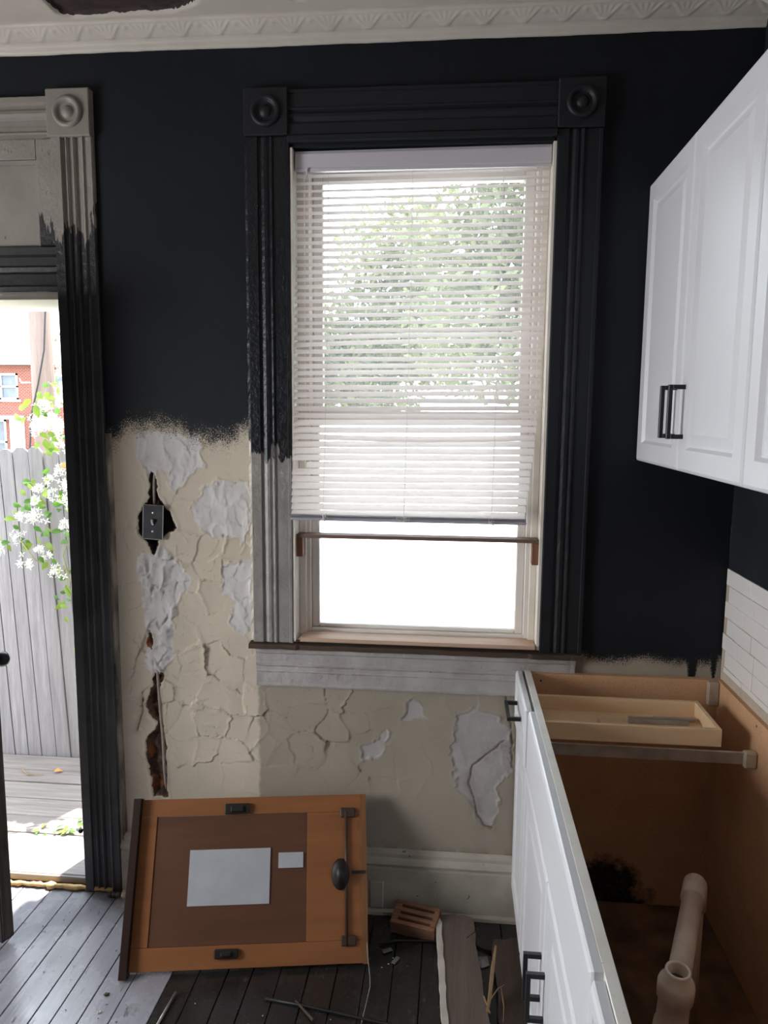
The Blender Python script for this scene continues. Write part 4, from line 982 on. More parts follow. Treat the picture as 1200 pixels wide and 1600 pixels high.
mb = MB(); mb.box(0.0245, 0.075, 0.0, 0.018, 0.0755, PH - 0.0525); mb.build('stile', 'brown_frame', pn, 0.001)
mb = MB(); mb.box(PW - 0.19, PW - 0.0005, 0.0, 0.018, 0.0755, PH - 0.0525); mb.build('stile', 'brown_frame', pn, 0.001)
mb = MB(); mb.box(0.0755, PW - 0.1905, 0.003, 0.016, 0.0757, PH - 0.0527); mb.build('back_board', 'hardboard', pn, 0.0005)
mb = MB(); vs = []; fs = []; ne = 26
for i in range(ne + 1):
    z = 0.01 + (PH - 0.01) * i / ne; e = PW - 0.014 - 0.014 * random.random() * (0.3 + abs(math.sin(i * 0.7)))
    vs += [(e, -0.0032, z), (PW + 0.001, -0.0032, z), (PW + 0.001, 0.0195, z), (e, -0.0002, z)]
for i in range(ne):
    for k in range(4): fs.append((i * 4 + k, i * 4 + (k + 1) % 4, i * 4 + 4 + (k + 1) % 4, i * 4 + 4 + k))
mb.add(vs, fs); lab(mb.build('edge_strip', wood('chipped_orange_edge', (0.26, 0.115, 0.042), (0.12, 0.05, 0.025), 'Z', 4, 0.7, 0.3, 'object'), pn), 'chipped veneer along the right edge')
mb = MB(); mb.box(0.186, 0.440, -0.0003, 0.0028, 0.185, 0.345); lab(mb.build('label_sheet', 'label', pn), 'large blank grey paper label')
mb = MB(); mb.box(0.466, 0.545, -0.0003, 0.0028, 0.285, 0.330); lab(mb.build('label_sheet', 'label', pn), 'small blank grey paper label')
for (x0, x1, z0, z1) in ((0.290, 0.370, PH - 0.050, PH - 0.018), (0.278, 0.350, 0.040, 0.066)):
    mb = MB(); mb.box(x0, x1, -0.012, -0.0003, z0, z1); mb.box(x0 + 0.02, x1 - 0.02, -0.02, -0.012, z0 + 0.006, z1 - 0.006); lab(mb.build('clip', 'clip_black', pn, 0.003), 'black clip on the rail')
for z in (PH - 0.055, 0.075):
    mb = MB(); mb.box(0.664, 0.712, -0.008, -0.0003, z - 0.015, z + 0.015); lab(mb.build('rod_guide', paint('dark_brown_metal', (0.05, 0.028, 0.02), None, 10, 0.5, 0), pn, 0.003), 'dark rod guide')
mb = MB(); mb.tube([(0.682, -0.005, 0.06), (0.682, -0.005, PH - 0.05)], 0.005, 8); mb.build('rod', paint('brown_metal_rod', (0.07, 0.036, 0.02), None, 10, 0.5, 0), pn, smooth=True)
mb = MB(); mb.lathe([(0.034, 0), (0.034, 0.006), (0.030, 0.012), (0.018, 0.016), (0.017, 0.026), (0.0005, 0.028)], (0, 0, 0), (0, -1, 0), 24)
o = mb.build('latch', 'clip_black', pn, smooth=True); o.location = (0.664, -0.0005, 0.262); o.scale = (0.85, 1, 1.35); lab(o, 'large oval black latch')
mb = MB(); mb.box(0.700, 0.744, -0.0055, -0.0036, 0.262, 0.271); lab(mb.build('latch_bar', 'clip_black', pn), 'black bar from the latch over the right edge')

mb = MB(); mb.tube([(-0.238, -0.31, 0.105), (-0.232, -0.325, 0.06), (-0.225, -0.338, 0.015), (-0.222, -0.36, 0.003), (-0.226, -0.43, 0.003), (-0.235, -0.56, 0.003)], 0.0011, 6)
tag(mb.build('wire', 'wire_white', None, smooth=True), 'thin pale wire hanging off the right corner of the brown panel', 'wire')

# ================================================================== FLOOR OBJECTS
# slotted clay brick
br = tag(empty('brick', (-0.098, -0.088, 0.0)), 'brown slotted clay brick on the floor against the baseboard', 'brick')
br.rotation_euler = (math.radians(14), 0, math.radians(-13))
mb = MB(); Lb = 0.075; ys_ = [-0.045, -0.030, -0.020, -0.006, 0.004, 0.020, 0.030, 0.045]
for i in range(len(ys_) - 1):
    if i % 2 == 0: mb.box(-Lb, Lb, ys_[i], ys_[i + 1], 0.012, 0.062)
    else: mb.box(-Lb, -Lb + 0.022, ys_[i], ys_[i + 1], 0.012, 0.062); mb.box(Lb - 0.018, Lb, ys_[i], ys_[i + 1], 0.012, 0.062)
mb.build('body', 'brick_clay', br, 0.002)
mb = MB(); mb.box(-Lb + 0.02, Lb - 0.016, -0.0299, 0.0299, 0.0125, 0.030); lab(mb.build('slot_floor', 'dark', br), 'dark depth of the slots')


def board(name, pts_top, thick, mat, label, cat, edge_mat=None):
    """free outline board: pts_top list of 3D points around its upper face"""
    o_ = empty(name, (sum(p[0] for p in pts_top) / len(pts_top), sum(p[1] for p in pts_top) / len(pts_top), 0.0)); tag(o_, label, cat)
    mb = MB(); n = len(pts_top)
    vs = [Vector(p) for p in pts_top] + [Vector((p[0], p[1], p[2] - thick)) for p in pts_top]
    fs = [tuple(range(n)), tuple(range(2 * n - 1, n - 1, -1))] + [(k, k + n, (k + 1) % n + n, (k + 1) % n) for k in range(n)]
    mb.add(vs, fs); par(mb.build('plank_body', mat), o_)
    return o_


def ragged(a, b, n, amp):
    a, b = Vector(a), Vector(b); d = Vector((-(b - a).y, (b - a).x, 0)).normalized()
    return [tuple(a.lerp(b, i / n) + d * random.uniform(-amp, amp)) for i in range(n + 1)]


M['plank_scrap'] = wood('dusty_grey_brown_board', (0.15, 0.115, 0.10), (0.10, 0.075, 0.066), 'Y', 3, 0.8, 0.3)
pt = [(-0.022, -0.075, 0.046)] + ragged((0.03, -0.066, 0.046), (0.080, -0.078, 0.046), 4, 0.006) + ragged((0.084, -0.085, 0.046), (0.140, -0.70, 0.046), 16, 0.004) + [(0.020, -0.72, 0.046)]
bd = board('loose_board', pt, 0.020, 'plank_scrap', 'dusty broken board with a pale painted left edge, lying beside the brick', 'board')
mb = MB(); vs = []; fs = []
eg = ragged((-0.036, -0.066, 0), (0.006, -0.72, 0), 26, 0.0016)
for i, p in enumerate(eg):
    wd_ = 0.017 if i > 1 else (0.004 if i == 0 else 0.013)
    vs += [(p[0], p[1], 0.0500), (p[0] + wd_ + random.uniform(-0.0012, 0.0012), p[1], 0.0488), (p[0] + wd_, p[1], 0.020), (p[0], p[1], 0.018)]
for i in range(len(eg) - 1):
    for k in range(4): fs.append((i * 4 + k, i * 4 + (k + 1) % 4, i * 4 + 4 + (k + 1) % 4, i * 4 + 4 + k))
fs += [(3, 2, 1, 0), tuple((len(eg) - 1) * 4 + k for k in range(4))]
mb.add(vs, fs); par(lab(mb.build('painted_edge', paint('pale_board_edge', (0.56, 0.52, 0.47), (0.46, 0.42, 0.37), 14, 0.6, 0.2, 40)), 'pale painted edge of the board'), bd)
for q in ((0.02, 0.10, -0.60, -0.56), (0.02, 0.07, -0.24, -0.20)): mb = MB(); mb.box(*q, 0.0, 0.0255); par(mb.build('batten', 'broken_wood'), bd)
pt = ragged((0.150, -0.150, 0.030), (0.245, -0.140, 0.030), 5, 0.006) + [(0.262, -0.20, 0.030), (0.262, -0.70, 0.030)] + ragged((0.165, -0.72, 0.030), (0.150, -0.40, 0.030), 8, 0.006) + ragged((0.152, -0.38, 0.030), (0.146, -0.17, 0.030), 6, 0.004)
pt = [(min(p[0], 0.262), p[1], p[2]) for p in pt]
M['plank_scrap2'] = wood('dark_brown_scrap_board', (0.085, 0.062, 0.052), (0.055, 0.04, 0.034), 'Y', 3, 0.85, 0.4)
board('loose_board', pt, 0.024, 'plank_scrap2', 'darker broken board lying along the base cabinet doors', 'board')
sp = tag(empty('wood_splinter', (0.135, -0.40, 0.03)), 'long yellow wood splinter leaning up between the two broken boards', 'splinter')
mb = MB(); mb.tube([(0.118, -0.475, 0.049), (0.128, -0.42, 0.055), (0.138, -0.35, 0.085), (0.149, -0.29, 0.112)], [0.004, 0.006, 0.0065, 0.003], 5); par(mb.build('shard', 'splinter'), sp)
mb = MB(); mb.tube([(0.128, -0.44, 0.060), (0.150, -0.405, 0.066), (0.170, -0.39, 0.068)], [0.002, 0.0018, 0.001], 5); mb.tube([(0.160, -0.395, 0.060), (0.165, -0.45, 0.05), (0.160, -0.50, 0.045)], [0.0016, 0.0018, 0.001], 5); mb.tube([(0.110, -0.42, 0.05), (0.125, -0.48, 0.052)], [0.003, 0.002], 5); par(mb.build('sliver', 'splinter'), sp)
mb = MB(); mb.tube([(0.064, -0.18, 0.0475), (0.085, -0.165, 0.056), (0.106, -0.15, 0.060)], 0.0012, 5); tag(mb.build('nail', 'cable_black'), 'thin bent nail on the dusty board', 'nail')
mb = MB(); mb.tube([(-0.215, -0.182, 0.005), (-0.16, -0.158, 0.005), (-0.07, -0.150, 0.005), (0.03, -0.150, 0.006), (0.10, -0.158, 0.005), (0.146, -0.18, 0.005)], 0.0038, 8)
tag(mb.build('cable', 'cable_black', None, smooth=True), 'black cable curving over the dark floor under the loose board', 'cable')
mb = MB(); mb.tube([(-0.52, -0.44, 0.005), (-0.40, -0.455, 0.005), (-0.25, -0.480, 0.005), (-0.10, -0.505, 0.005), (0.01, -0.53, 0.005)], 0.0042, 8)
tag(mb.build('cable', 'cable_black', None, smooth=True), 'black cable lying across the floor in front of the brown panel', 'cable')
mb = MB(); mb.tube([(-0.785, -0.445, 0.005), (-0.795, -0.60, 0.005)], 0.0042, 8); tag(mb.build('metal_rod', 'steel', None, smooth=True), 'thin grey metal rod lying along a floor plank', 'rod')
mb = MB(); mb.tube([(-0.43, -0.44, 0.006), (-0.365, -0.505, 0.006)], [0.003, 0.005], 6); tag(mb.build('wood_stick', 'broken_wood'), 'short dark stick on the floor in front of the brown panel', 'stick')
mb = MB(); mb.add([(0.090, -0.205, 0.003), (0.130, -0.195, 0.003), (0.136, -0.235, 0.003), (0.112, -0.250, 0.003), (0.090, -0.235, 0.003), (0.112, -0.220, 0.010)], [(0, 1, 5), (1, 2, 5), (2, 3, 5), (3, 4, 5), (4, 0, 5), (4, 3, 2, 1, 0)])
tag(mb.build('plastic_scrap', paint('clear_plastic', (0.30, 0.30, 0.30), None, 20, 0.2, 0)), 'crumpled clear plastic scrap between the two boards', 'scrap')
for i, (x, y, r) in enumerate(((-0.185, -0.205, 0.5), (-0.155, -0.245, 1.1))):
    mb = MB(); mb.box(-0.016, 0.016, -0.007, 0.007, 0.001, 0.005); o = mb.build('glass_shard', paint('dull_glass_shard', (0.12, 0.125, 0.115), None, 20, 0.2, 0), None, 0.001); o.location = (x, y, 0.001); o.rotation_euler = (0, 0, r)
    tag(o, ('dull glass shard on the dark floor nearest the brick', 'dull glass shard on the dark floor farther from the brick')[i], 'shard')

# foam along the threshold and foam balls
mb = MB(); pts = []; rs = []
for i in range(70):
    x = -2.05 + (0.876 * i / 69); pts.append((x, -0.013 + random.uniform(-0.002, 0.002), 0.008 + random.uniform(0, 0.003))); rs.append(0.0075 + random.uniform(-0.0015, 0.003) + (0.004 if random.random() < 0.12 else 0))
mb.tube(pts, rs, 8); tag(mb.build('foam_bead', 'foam', None, smooth=True), 'lumpy bead of yellow expanding foam along the door threshold', 'foam')
balls = [(-1.178, 0.0095, 'pebble_dark', 'small dark foam ball nearest the door casing'), (-1.163, 0.010, 'pebble_dark', 'small dark foam ball second from the door casing'), (-1.148, 0.0105, 'pebble_dark', 'small dark foam ball next to the pale one'), (-1.124, 0.0125, 'pebble_pale', 'pale foam ball at the foot of the wall beside the door'), (-1.104, 0.010, 'pebble_pale', 'pale foam ball half hidden by the brown panel')]
for x, r, mt, lb in balls:
    bm = bmesh.new(); bmesh.ops.create_icosphere(bm, subdivisions=2, radius=r)
    for v in bm.verts: v.co *= 1 + random.uniform(-0.06, 0.06)
    me = bpy.data.meshes.new('foam_ball'); bm.to_mesh(me); bm.free(); me.shade_smooth(); me.materials.append(M[mt])
    o = bpy.data.objects.new('foam_ball', me); COL.objects.link(o); o.location = (x, -0.030 - r * 0.9, r * 0.95); tag(o, lb, 'foam ball')

# chips of paint and plaster
def chip(name, x, y, s, mat, label, cat, group):
    n = random.randint(4, 6); vs = []; a0 = random.random() * 6
    for k in range(n):
        a = a0 + 6.283 * k / n; r = s * random.uniform(0.55, 1.0); vs.append((r * math.cos(a), r * math.sin(a), 0.001))
    top = [(v[0] * 0.8, v[1] * 0.8, s * random.uniform(0.25, 0.5)) for v in vs]
    mb = MB(); mb.add(vs + top, [tuple(range(n - 1, -1, -1)), tuple(range(n, 2 * n))] + [(k, (k + 1) % n, (k + 1) % n + n, k + n) for k in range(n)])
    o = mb.build(name, mat); o.location = (x, y, 0.0005); return tag(o, label, cat, group)


for i in range(46):
    x = random.uniform(-0.20, 0.19); y = random.uniform(-0.30, -0.045)
    if random.random() < 0.4: x = random.uniform(-0.72, -0.25); y = random.uniform(-0.62, -0.42)
    if -0.19 < x < 0.0 and y > -0.16: continue
    if x > -0.05 and y < -0.05: continue
    chip('plaster_chip', x, y, random.uniform(0.002, 0.0045), random.choice(['chip', 'chip_dark', 'chip_dark']), 'crumb of plaster or dirt on the dark floor planks', 'chip', 'crumbs on the dark floor')
for i in range(26):
    x = random.uniform(-1.35, -0.90); y = random.uniform(-0.60, -0.06)
    if x > -1.02 and y > -0.42: continue
    chip('dirt_crumb', x, y, random.uniform(0.0018, 0.004), 'chip_dark', 'dark crumb on the grey painted planks by the door', 'chip', 'crumbs on the grey floor')
chip('paint_flake', -0.985, -0.47, 0.011, 'chip_dark', 'largest dark flake on the grey planks, left of the brown panel', 'flake', None)
chip('paint_flake', -0.975, -0.535, 0.008, 'chip', 'pale flake on the grey planks near the front edge', 'flake', None)

# ================================================================== OUTSIDE
ZD = -0.12
deck = tag(empty('deck', (-1.9, 0.75, ZD)), 'weathered plank deck outside the open door', 'deck')
ye = [0.29, 0.395, 0.508, 0.642, 0.790, 0.937, 1.060, 1.212]
for a, b in zip(ye[:-1], ye[1:]):
    mb = MB(); mb.box(-3.4, -1.2, a + 0.003, b - 0.003, ZD - 0.03, ZD + random.uniform(-0.003, 0.002)); par(mb.build('deck_board', 'deck', None, 0.002), deck)
mb = MB(); mb.box(-3.4, -1.2, 0.29, 1.212, ZD - 0.09, ZD - 0.031); par(mb.build('joist', 'dark'), deck)
fence = tag(empty('fence', (-2.1, 1.235, -0.4)), 'leaning grey picket fence at the end of the deck', 'fence')
x = -3.0; k = 0
while x < -1.50:
    wd_ = random.choice([0.072, 0.078, 0.084, 0.076]); h = 1.51 + random.uniform(-0.016, 0.012); y = 1.225 + random.uniform(-0.006, 0.006); g_ = 0.0014 if k % 3 else 0.0026
    z0 = ZD - 0.10; lean = lambda z: -0.045 * (z - ZD)
    cr = 0.014 + random.uniform(0, 0.01); prof_ = [(g_, z0), (wd_ - g_, z0), (wd_ - g_, h - cr), (wd_ * 0.72, h), (wd_ * 0.3, h + random.uniform(-0.004, 0.004)), (g_, h - cr * random.uniform(0.6, 1.2))]
    n = len(prof_); vs = [(x + a + lean(z), y, z) for a, z in prof_] + [(x + a + lean(z), y + 0.016, z) for a, z in prof_]
    mb = MB(); mb.add(vs, [tuple(range(n)), tuple(range(2 * n - 1, n - 1, -1))] + [(q, q + n, (q + 1) % n + n, (q + 1) % n) for q in range(n)])
    par(mb.build('picket', 'fence', None, 0.0015), fence)
    mb = MB(); vs = [(x + a + lean(z), 1.2862 + b, z) for b in (0, 0.012) for a, z in ((-0.065, z0), (0.012, z0), (0.012, h - 0.05), (-0.065, h - 0.05))]
    mb.add(vs, [(0, 1, 2, 3), (7, 6, 5, 4), (0, 4, 5, 1), (1, 5, 6, 2), (2, 6, 7, 3), (3, 7, 4, 0)]); par(mb.build('rear_picket', 'fence'), fence); x += wd_; k += 1
for z in (0.15, 1.10): mb = MB(); mb.box(-3.05, -1.46, 1.248, 1.285, z, z + 0.09); par(mb.build('fence_rail', 'fence'), fence)

# leaves and twigs on the deck
def leaf_mesh(L, W, fold=0.25, mat='leaf', name='leaf', pairs=4):
    vs = [(0, 0, 0)]; fs = []; prof_ = [0.0, 0.75, 1.0, 0.8, 0.42, 0.0]
    n = len(prof_) - 1; mid = []; lf = []; rt = []
    vs = []
    for i, w_ in enumerate(prof_):
        t = i / n; z = 0.10 * L * math.sin(math.pi * t)
        vs += [(t * L, 0, z), (t * L, w_ * W / 2, z + fold * w_ * W / 2), (t * L, -w_ * W / 2, z + fold * w_ * W / 2)]
    for i in range(n):
        a, b = i * 3, i * 3 + 3
        fs += [(a, b, b + 1, a + 1), (a, a + 2, b + 2, b)]
    me = bpy.data.meshes.new(name); me.from_pydata(vs, [], fs); me.shade_smooth(); me.materials.append(M[mat]); return me


def place(me, name, loc, rot, sc=1.0, parent=None):
    o = bpy.data.objects.new(name, me); COL.objects.link(o)
    if parent: o.parent = parent
    o.location = loc; o.rotation_euler = rot; o.scale = (sc,) * 3; return o


lm = [leaf_mesh(0.050, 0.026, 0.3, 'leaf'), leaf_mesh(0.056, 0.028, 0.2, 'leaf_lit'), leaf_mesh(0.046, 0.027, 0.4, 'leaf')]
dl = leaf_mesh(0.05, 0.03, 0.5, 'dry_leaf')
lab_d = ['fallen green leaf in the pile on the deck by the door jamb', 'fallen green leaf in the row along the back of the threshold']
for i in range(26):
    x = random.gauss(-1.52, 0.08); y = random.gauss(0.56, 0.05); y = min(max(y, 0.47), 0.70); x = min(x, -1.38)
    tag(place(random.choice(lm), 'fallen_leaf', (x, y, ZD + 0.006 + random.random() * 0.012), (random.uniform(-0.4, 0.4), random.uniform(-0.3, 0.3), random.random() * 6.28), random.uniform(0.5, 0.95)), lab_d[0], 'leaf', 'fallen leaves by the jamb')
for i in range(12):
    tag(place(random.choice(lm), 'fallen_leaf', (random.uniform(-1.78, -1.60), random.uniform(0.49, 0.54), ZD + 0.008), (random.uniform(-0.4, 0.4), random.uniform(-0.3, 0.3), random.random() * 6.28), random.uniform(0.5, 0.9)), lab_d[1], 'leaf', 'fallen leaves behind the threshold')
tag(place(dl, 'fallen_leaf', (-1.985, 1.03, ZD + 0.008), (0.2, 0.1, 0.4), 0.9), 'curled orange leaf on the far deck boards', 'leaf')
for i, (pts) in enumerate(([(-1.62, 0.70, ZD + 0.008), (-1.58, 0.66, ZD + 0.014), (-1.50, 0.58, ZD + 0.012), (-1.42, 0.51, ZD + 0.01)], [(-1.68, 0.74, ZD + 0.006), (-1.60, 0.63, ZD + 0.010), (-1.56, 0.57, ZD + 0.012)], [(-2.17, 1.05, ZD + 0.012), (-2.10, 0.99, ZD + 0.007), (-2.02, 1.0, ZD + 0.006)])):
    mb = MB(); mb.tube(pts, [0.003] * (len(pts) - 1) + [0.0015], 5)
    tag(mb.build('twig', 'splinter' if i == 2 else 'stem'), ['thin twig running through the leaf pile by the jamb', 'thin twig behind the leaf pile by the jamb', 'pale curved root on the far deck boards'][i], 'twig')

# flowering vine on the fence
vine = tag(empty('flowering_vine', (-1.80, 1.17, ZD)), 'climbing vine with white star flowers hanging over the picket fence', 'vine')
VP = [(-2.05, 1.86), (-2.12, 1.70), (-1.99, 1.56), (-2.06, 1.40), (-2.20, 1.28), (-2.30, 1.12), (-2.22, 1.02), (-2.10, 0.98), (-2.02, 0.88), (-1.95, 0.72), (-1.88, 0.52), (-1.80, 0.47), (-1.55, 0.6), (-1.45, 1.9), (-1.78, 1.96)]


def inside(x, z):
    return float(sd_poly(np.array([x]), np.array([z]), VP)[0])


nl_ = 0; tries = 0
while nl_ < 290 and tries < 6000:
    tries += 1
    x = random.uniform(-2.3, -1.55); z = random.uniform(0.47, 1.95)
    if inside(x, z) < 0.0: continue
    if z < 1.0 and random.random() > (0.65 + 0.5 * (x + 2.1)): continue
    y = 1.195 - random.uniform(0.02, 0.15)
    if z > 1.5: y += random.uniform(-0.06, 0.02)
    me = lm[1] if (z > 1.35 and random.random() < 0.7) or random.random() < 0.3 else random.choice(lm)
    par(place(me, 'leaf', (x, y, z), (random.uniform(0.9, 1.9), random.choice((random.uniform(-0.3, 0.9), random.uniform(0.6, 2.6))), random.uniform(-0.45, 0.45)), random.uniform(0.7, 1.25)), vine); nl_ += 1


def flower_mesh(seed, n, spread):
    r = random.Random(seed); vs = []; fs = []
    for i in range(n):
        c = Vector((r.gauss(0, spread), r.gauss(0, spread * 0.5), r.gauss(0, spread * 0.7)))
        nrm = Vector((r.gauss(0, 0.5), -1, r.gauss(0.3, 0.5))).normalized(); u_ = nrm.orthogonal().normalized(); v_ = nrm.cross(u_); a0 = r.random() * 6
        for k in range(4):
            a = a0 + k * math.pi / 2; d = u_ * math.cos(a) + v_ * math.sin(a); s = u_ * -math.sin(a) + v_ * math.cos(a); L = 0.015; o_ = len(vs)
            vs += [c, c + d * L * 0.5 + s * 0.0032 + nrm * 0.002, c + d * L + nrm * 0.001, c + d * L * 0.5 - s * 0.0032 + nrm * 0.002]; fs.append((o_, o_ + 1, o_ + 2, o_ + 3))
    me = bpy.data.meshes.new('flower'); me.from_pydata([tuple(v) for v in vs], [], fs); me.materials.append(M['petal']); return me


fm = [flower_mesh(i, 13, 0.017) for i in range(4)]
clusters = [(-1.96, 1.72), (-1.90, 1.80), (-1.95, 1.64), (-1.88, 1.62), (-1.83, 1.70), (-1.98, 1.60), (-1.90, 1.55), (-1.85, 1.50), (-1.80, 1.58), (-1.78, 1.48), (-1.90, 1.40), (-1.96, 1.36), (-2.00, 1.32), (-1.88, 1.32), (-1.95, 1.28), (-1.83, 1.34), (-2.02, 1.26), (-1.92, 1.24),
            (-1.86, 1.27), (-1.80, 1.22), (-2.10, 1.17), (-2.05, 1.16), (-2.01, 1.16), (-2.24, 1.06), (-2.20, 1.02), (-2.26, 1.00), (-2.17, 1.09), (-2.10, 1.08), (-1.91, 1.14), (-1.85, 1.12), (-1.93, 1.05), (-1.99, 1.00), (-2.03, 1.01), (-1.87, 1.0), (-1.93, 0.90), (-2.06, 0.94), (-1.96, 0.80), (-1.81, 0.72), (-1.78, 1.7), (-1.75, 1.3), (-1.74, 1.1), (-1.86, 1.88), (-1.80, 1.85), (-1.93, 1.67), (-1.86, 1.74), (-1.92, 1.58), (-2.0, 1.66)]
for i, (x, z) in enumerate(clusters):
    if z < 1.1 and i % 3 == 0: continue
    for q in range(2 if z > 1.45 else 1):
        par(place(fm[(i + q) % 4], 'flower_cluster', (x + random.uniform(-0.02, 0.02), 1.085 + random.uniform(-0.03, 0.02), z + random.uniform(-0.02, 0.02)), (0, random.uniform(-0.6, 0.6), random.uniform(-0.4, 0.4)), random.uniform(0.95, 1.35)), vine)
for pts in ([(-1.70, 1.20, 1.55), (-1.85, 1.14, 1.2), (-1.93, 1.12, 0.98), (-1.86, 1.13, 0.70), (-1.82, 1.16, 0.5)], [(-2.14, 1.10, 1.06), (-2.06, 1.09, 0.96), (-1.96, 1.10, 0.90), (-1.88, 1.12, 0.92), (-1.80, 1.13, 1.05)],
            [(-1.93, 1.12, 0.93), (-1.90, 1.10, 0.82), (-1.84, 1.11, 0.74), (-1.80, 1.12, 0.71)], [(-1.75, 1.18, 1.3), (-1.77, 1.15, 0.9), (-1.80, 1.15, 0.6)], [(-1.70, 1.2, 1.5), (-1.85, 1.16, 1.72), (-1.98, 1.15, 1.83)], [(-1.6, 1.2, -0.1), (-1.62, 1.2, 0.6), (-1.68, 1.2, 1.3)]):
    mb = MB(); mb.tube(pts, [0.0035] * (len(pts) - 1) + [0.0015], 5); par(mb.build('stem', 'stem', None, smooth=True), vine)
for (x, z) in ((-1.85, 0.92), (-1.84, 0.86), (-1.90, 1.44)): par(place(dl, 'leaf', (x, 1.10, z), (1.2, 0.5, -0.6), 1.1), vine)['label'] = 'withered orange leaf'

# utility pole with cable
pole = tag(empty('utility_pole', (-6.47, 9.0, -1.2)), 'thick weathered utility pole standing behind the fence', 'pole')
mb = MB(); mb.tube([(-6.44, 9.0, -1.2), (-6.46, 9.0, 2.0), (-6.49, 9.0, 8.0)], [0.185, 0.170, 0.135], 20); par(mb.build('shaft', 'pole', None, smooth=True), pole)
mb = MB(); mb.tube([(-6.27, 8.86, 5.0), (-6.275, 8.83, 3.2), (-6.31, 8.80, 2.6), (-6.42, 8.78, 2.1), (-6.55, 8.76, 1.6), (-6.62, 8.78, 1.0), (-6.62, 8.8, -1.0)], 0.014, 8); par(mb.build('cable', 'cable_black', None, smooth=True), pole)
for s, z in ((-1, 2.12), (1, 2.10)):
    mb = MB(); mb.tube([(-6.46 + s * 0.14, 8.95, z), (-6.46 + s * 0.34, 8.95, z), (-6.46 + s * 0.36, 8.95, z + 0.06)], 0.012, 6); par(mb.build('step_peg', 'gutter', None, smooth=True), pole)

# brick house far behind
hs_ = tag(empty('brick_house', (-28, 45, -2.5)), 'red brick house with white fascia far behind the fence', 'house')
hp = lambda o: par(o, hs_)
wins = [(-31.2, -28.65, 2.35, 4.05), (-32.4, -29.62, -1.9, 1.05), (-26.2, -24.0, 2.35, 4.05)]
xs_ = sorted({-40.0, -18.0} | {a for w_ in wins for a in w_[:2]}); zs_ = sorted({-2.5, 4.6} | {a for w_ in wins for a in w_[2:]})
mb = MB()
for xa, xb in zip(xs_[:-1], xs_[1:]):
    for za, zb2 in zip(zs_[:-1], zs_[1:]):
        cx, cz = (xa + xb) / 2, (za + zb2) / 2
        if any(w_[0] < cx < w_[1] and w_[2] < cz < w_[3] for w_ in wins): continue
        mb.box(xa, xb, 45, 45.3, za, zb2)
hp(mb.build('wall', 'far_brick'))
mb = MB(); mb.box(-40.3, -17.7, 44.5, 46.5, 4.75, 6.05); hp(lab(mb.build('fascia', 'fascia', None, 0.03), 'deep white fascia under the flat roof'))
mb = MB(); mb.box(-40.3, -17.7, 44.45, 45.0, 4.58, 4.75); hp(mb.build('gutter', 'gutter'))
mb = MB(); mb.box(-40.3, -17.7, 46.5, 53.0, 5.75, 5.95); mb.box(-40, -39.7, 45.3, 53, -2.5, 5.75); mb.box(-18.3, -18, 45.3, 53, -2.5, 5.75); mb.box(-39.7, -18.3, 52.7, 53, -2.5, 5.75); hp(mb.build('roof', 'gutter'))
for w_ in wins:
    mb = MB(); t = 0.13
    for a in ((w_[0], w_[1], w_[2], w_[2] + t), (w_[0], w_[1], w_[3] - t, w_[3]), (w_[0], w_[0] + t, w_[2], w_[3]), (w_[1] - t, w_[1], w_[2], w_[3]), ((w_[0] + w_[1]) / 2 - 0.1, (w_[0] + w_[1]) / 2 + 0.1, w_[2], w_[3]), (w_[0], w_[1], (w_[2] + w_[3]) / 2 - 0.06, (w_[2] + w_[3]) / 2 + 0.06)): mb.box(a[0], a[1], 44.96, 45.1, a[2], a[3])
    mb.box(w_[0] - 0.15, w_[1] + 0.15, 44.9, 45.0, w_[2] - 0.14, w_[2]); f_ = hp(mb.build('window', 'fascia'))
    mb = MB(); mb.box(w_[0] + 0.1, w_[1] - 0.1, 45.12, 45.2, w_[2] + 0.1, w_[3] - 0.1); p_ = mb.build('pane', 'pane_far'); p_.parent = f_
mb = MB(); mb.box(-29.3, -28.35, 44.85, 44.99, -2.4, 1.05); mb.box(-33.0, -28.35, 44.3, 44.99, 1.08, 1.32); hp(lab(mb.build('porch_trim', 'fascia'), 'white porch trim and post'))

mb = MB(); mb.sweep([(0.29, 2.80), (1.02, 2.76), (1.02, 2.86), (0.29, 3.1)], (-1.05, 0, 0), (1.6, 0, 0), (0, 1, 0), (0, 0, 1))  # unseen overhang added to keep direct sun out of the window
struct(mb.build('sunshade', 'fascia'), 'white eave outside above the window')
# yard, white rendered wall and trees seen through the window
mb = MB(); mb.box(-0.9, 9.0, 0.30, 3.0, -0.45, -0.30)
tag(mb.build('yard', 'concrete'), 'pale concrete yard below the window', 'yard', kind='structure')
mb = MB(); mb.box(-60, 60, 1.4, 90, -2.8, -2.5); tag(mb.build('ground', 'grass'), 'open ground beyond the yard and fence', 'ground', kind='structure')
gw = tag(empty('garden_shed', (1.0, 4.5, -2.5)), 'white low shed with a bright pitched roof outside the lower half of the window', 'shed')
mb = MB(); mb.box(-3.2, 6.9, 3.1, 6.3, -2.5, 0.20); par(mb.build('wall', 'white_render', None, 0.01), gw)
mb = MB(); mb.sweep([(2.9, 0.26), (2.9, 0.18), (6.5, 1.60), (6.5, 1.69)], (-3.35, 0, 0), (7.05, 0, 0), (0, 1, 0), (0, 0, 1)); par(mb.build('roof', paint('pale_metal_roof', (0.52, 0.53, 0.55), None, 3, 0.6, 0.05, 20)), gw)
mb = MB(); mb.sweep([(3.1, 0.205), (6.3, 0.205), (6.3, 1.51)], (-3.2, 0, 0), (-3.0, 0, 0), (0, 1, 0), (0, 0, 1)); par(mb.build('gable', 'white_render'), gw)
mb = MB(); mb.box(-3.2, 6.9, 6.1, 6.3, 0.205, 1.42); par(mb.build('rear_wall', 'white_render'), gw)


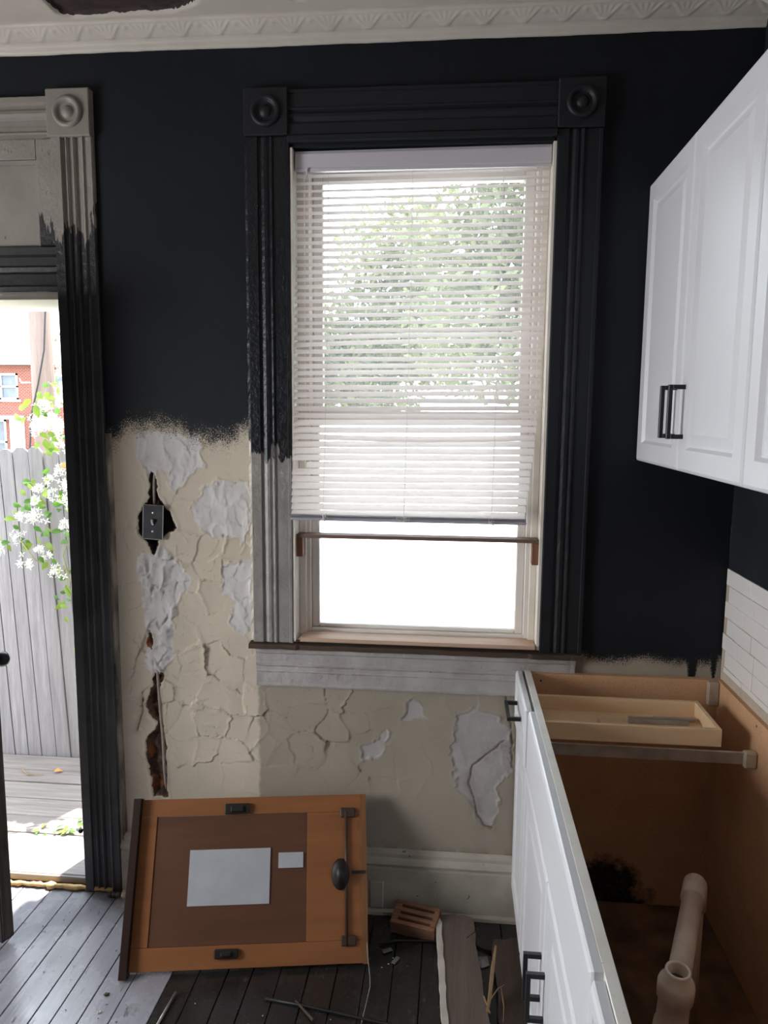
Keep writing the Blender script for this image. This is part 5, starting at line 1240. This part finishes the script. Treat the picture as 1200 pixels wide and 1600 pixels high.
def tree(name, x, y, h0, blobs, n, size, label, trunk_h):
    t_ = tag(empty(name, (x, y, -2.5)), label, 'tree', 'trees behind the shed')
    mb = MB(); mb.tube([(x, y, -2.5), (x + 0.05, y, 0.5), (x - 0.05, y + 0.05, trunk_h)], [0.16, 0.12, 0.05], 10)
    for (bx, by, bz, br_) in blobs: mb.tube([(x, y, trunk_h * 0.55), ((x + bx) / 2, (y + by) / 2, (trunk_h * 0.55 + bz) / 2 + 0.2), (bx, by, bz)], [0.05, 0.035, 0.012], 6)
    par(mb.build('trunk', 'bark', None, smooth=True), t_)
    P = []
    tot = sum(b[3] ** 2 for b in blobs)
    for (bx, by, bz, br_) in blobs:
        m_ = int(n * br_ ** 2 / tot); d = RNG.normal(size=(m_, 3)); d /= np.linalg.norm(d, axis=1)[:, None]; r = br_ * RNG.random((m_, 1)) ** 0.45
        P.append(np.array([bx, by, bz]) + d * r * np.array([1.15, 1.0, 0.85]))
    P = np.concatenate(P); m_ = len(P)
    a = RNG.normal(size=(m_, 3)); a /= np.linalg.norm(a, axis=1)[:, None]; b = np.cross(a, RNG.normal(size=(m_, 3))); b /= np.linalg.norm(b, axis=1)[:, None]
    s = size * (0.6 + 0.8 * RNG.random((m_, 1)))
    V = np.stack([P - a * s, P + b * s * 0.42, P + a * s, P - b * s * 0.42], 1)
    me = bpy.data.meshes.new('foliage'); me.vertices.add(m_ * 4); me.vertices.foreach_set('co', V.reshape(-1).astype(np.float32)); me.loops.add(m_ * 4); me.loops.foreach_set('vertex_index', np.arange(m_ * 4, dtype=np.int32))
    me.polygons.add(m_); me.polygons.foreach_set('loop_start', np.arange(0, m_ * 4, 4, dtype=np.int32)); me.update(calc_edges=True); me.materials.append(M['tree_leaf'])
    f_ = bpy.data.objects.new('foliage', me); COL.objects.link(f_); f_['kind'] = 'stuff'; par(f_, t_); return t_


tree('leafy_tree', 1.0, 8.2, 0, [(0.6, 8.1, 2.8, 1.2), (1.8, 8.4, 3.9, 1.3), (0.3, 8.5, 4.1, 1.0), (1.1, 8.2, 5.4, 1.2), (2.1, 8.1, 2.6, 1.0)], 11000, 0.085, 'light green tree behind the right half of the window blind', 4.6)
tree('leafy_tree', -1.9, 10.8, 0, [(-2.0, 10.8, 2.8, 1.3), (-0.7, 11.0, 3.2, 1.3), (-2.8, 10.8, 2.5, 1.1), (-1.1, 10.8, 4.4, 1.0), (-1.5, 10.6, 2.2, 1.0)], 9500, 0.085, 'lower light green tree behind the left half of the window blind', 3.4)
tree('leafy_tree', -28.5, 62, 0, [(-29.5, 62, 7.4, 2.2), (-25.0, 62, 8.6, 3.0), (-33.5, 62, 7.2, 2.0)], 2500, 0.28, 'far tree crown showing over the brick house roof', 7.0)
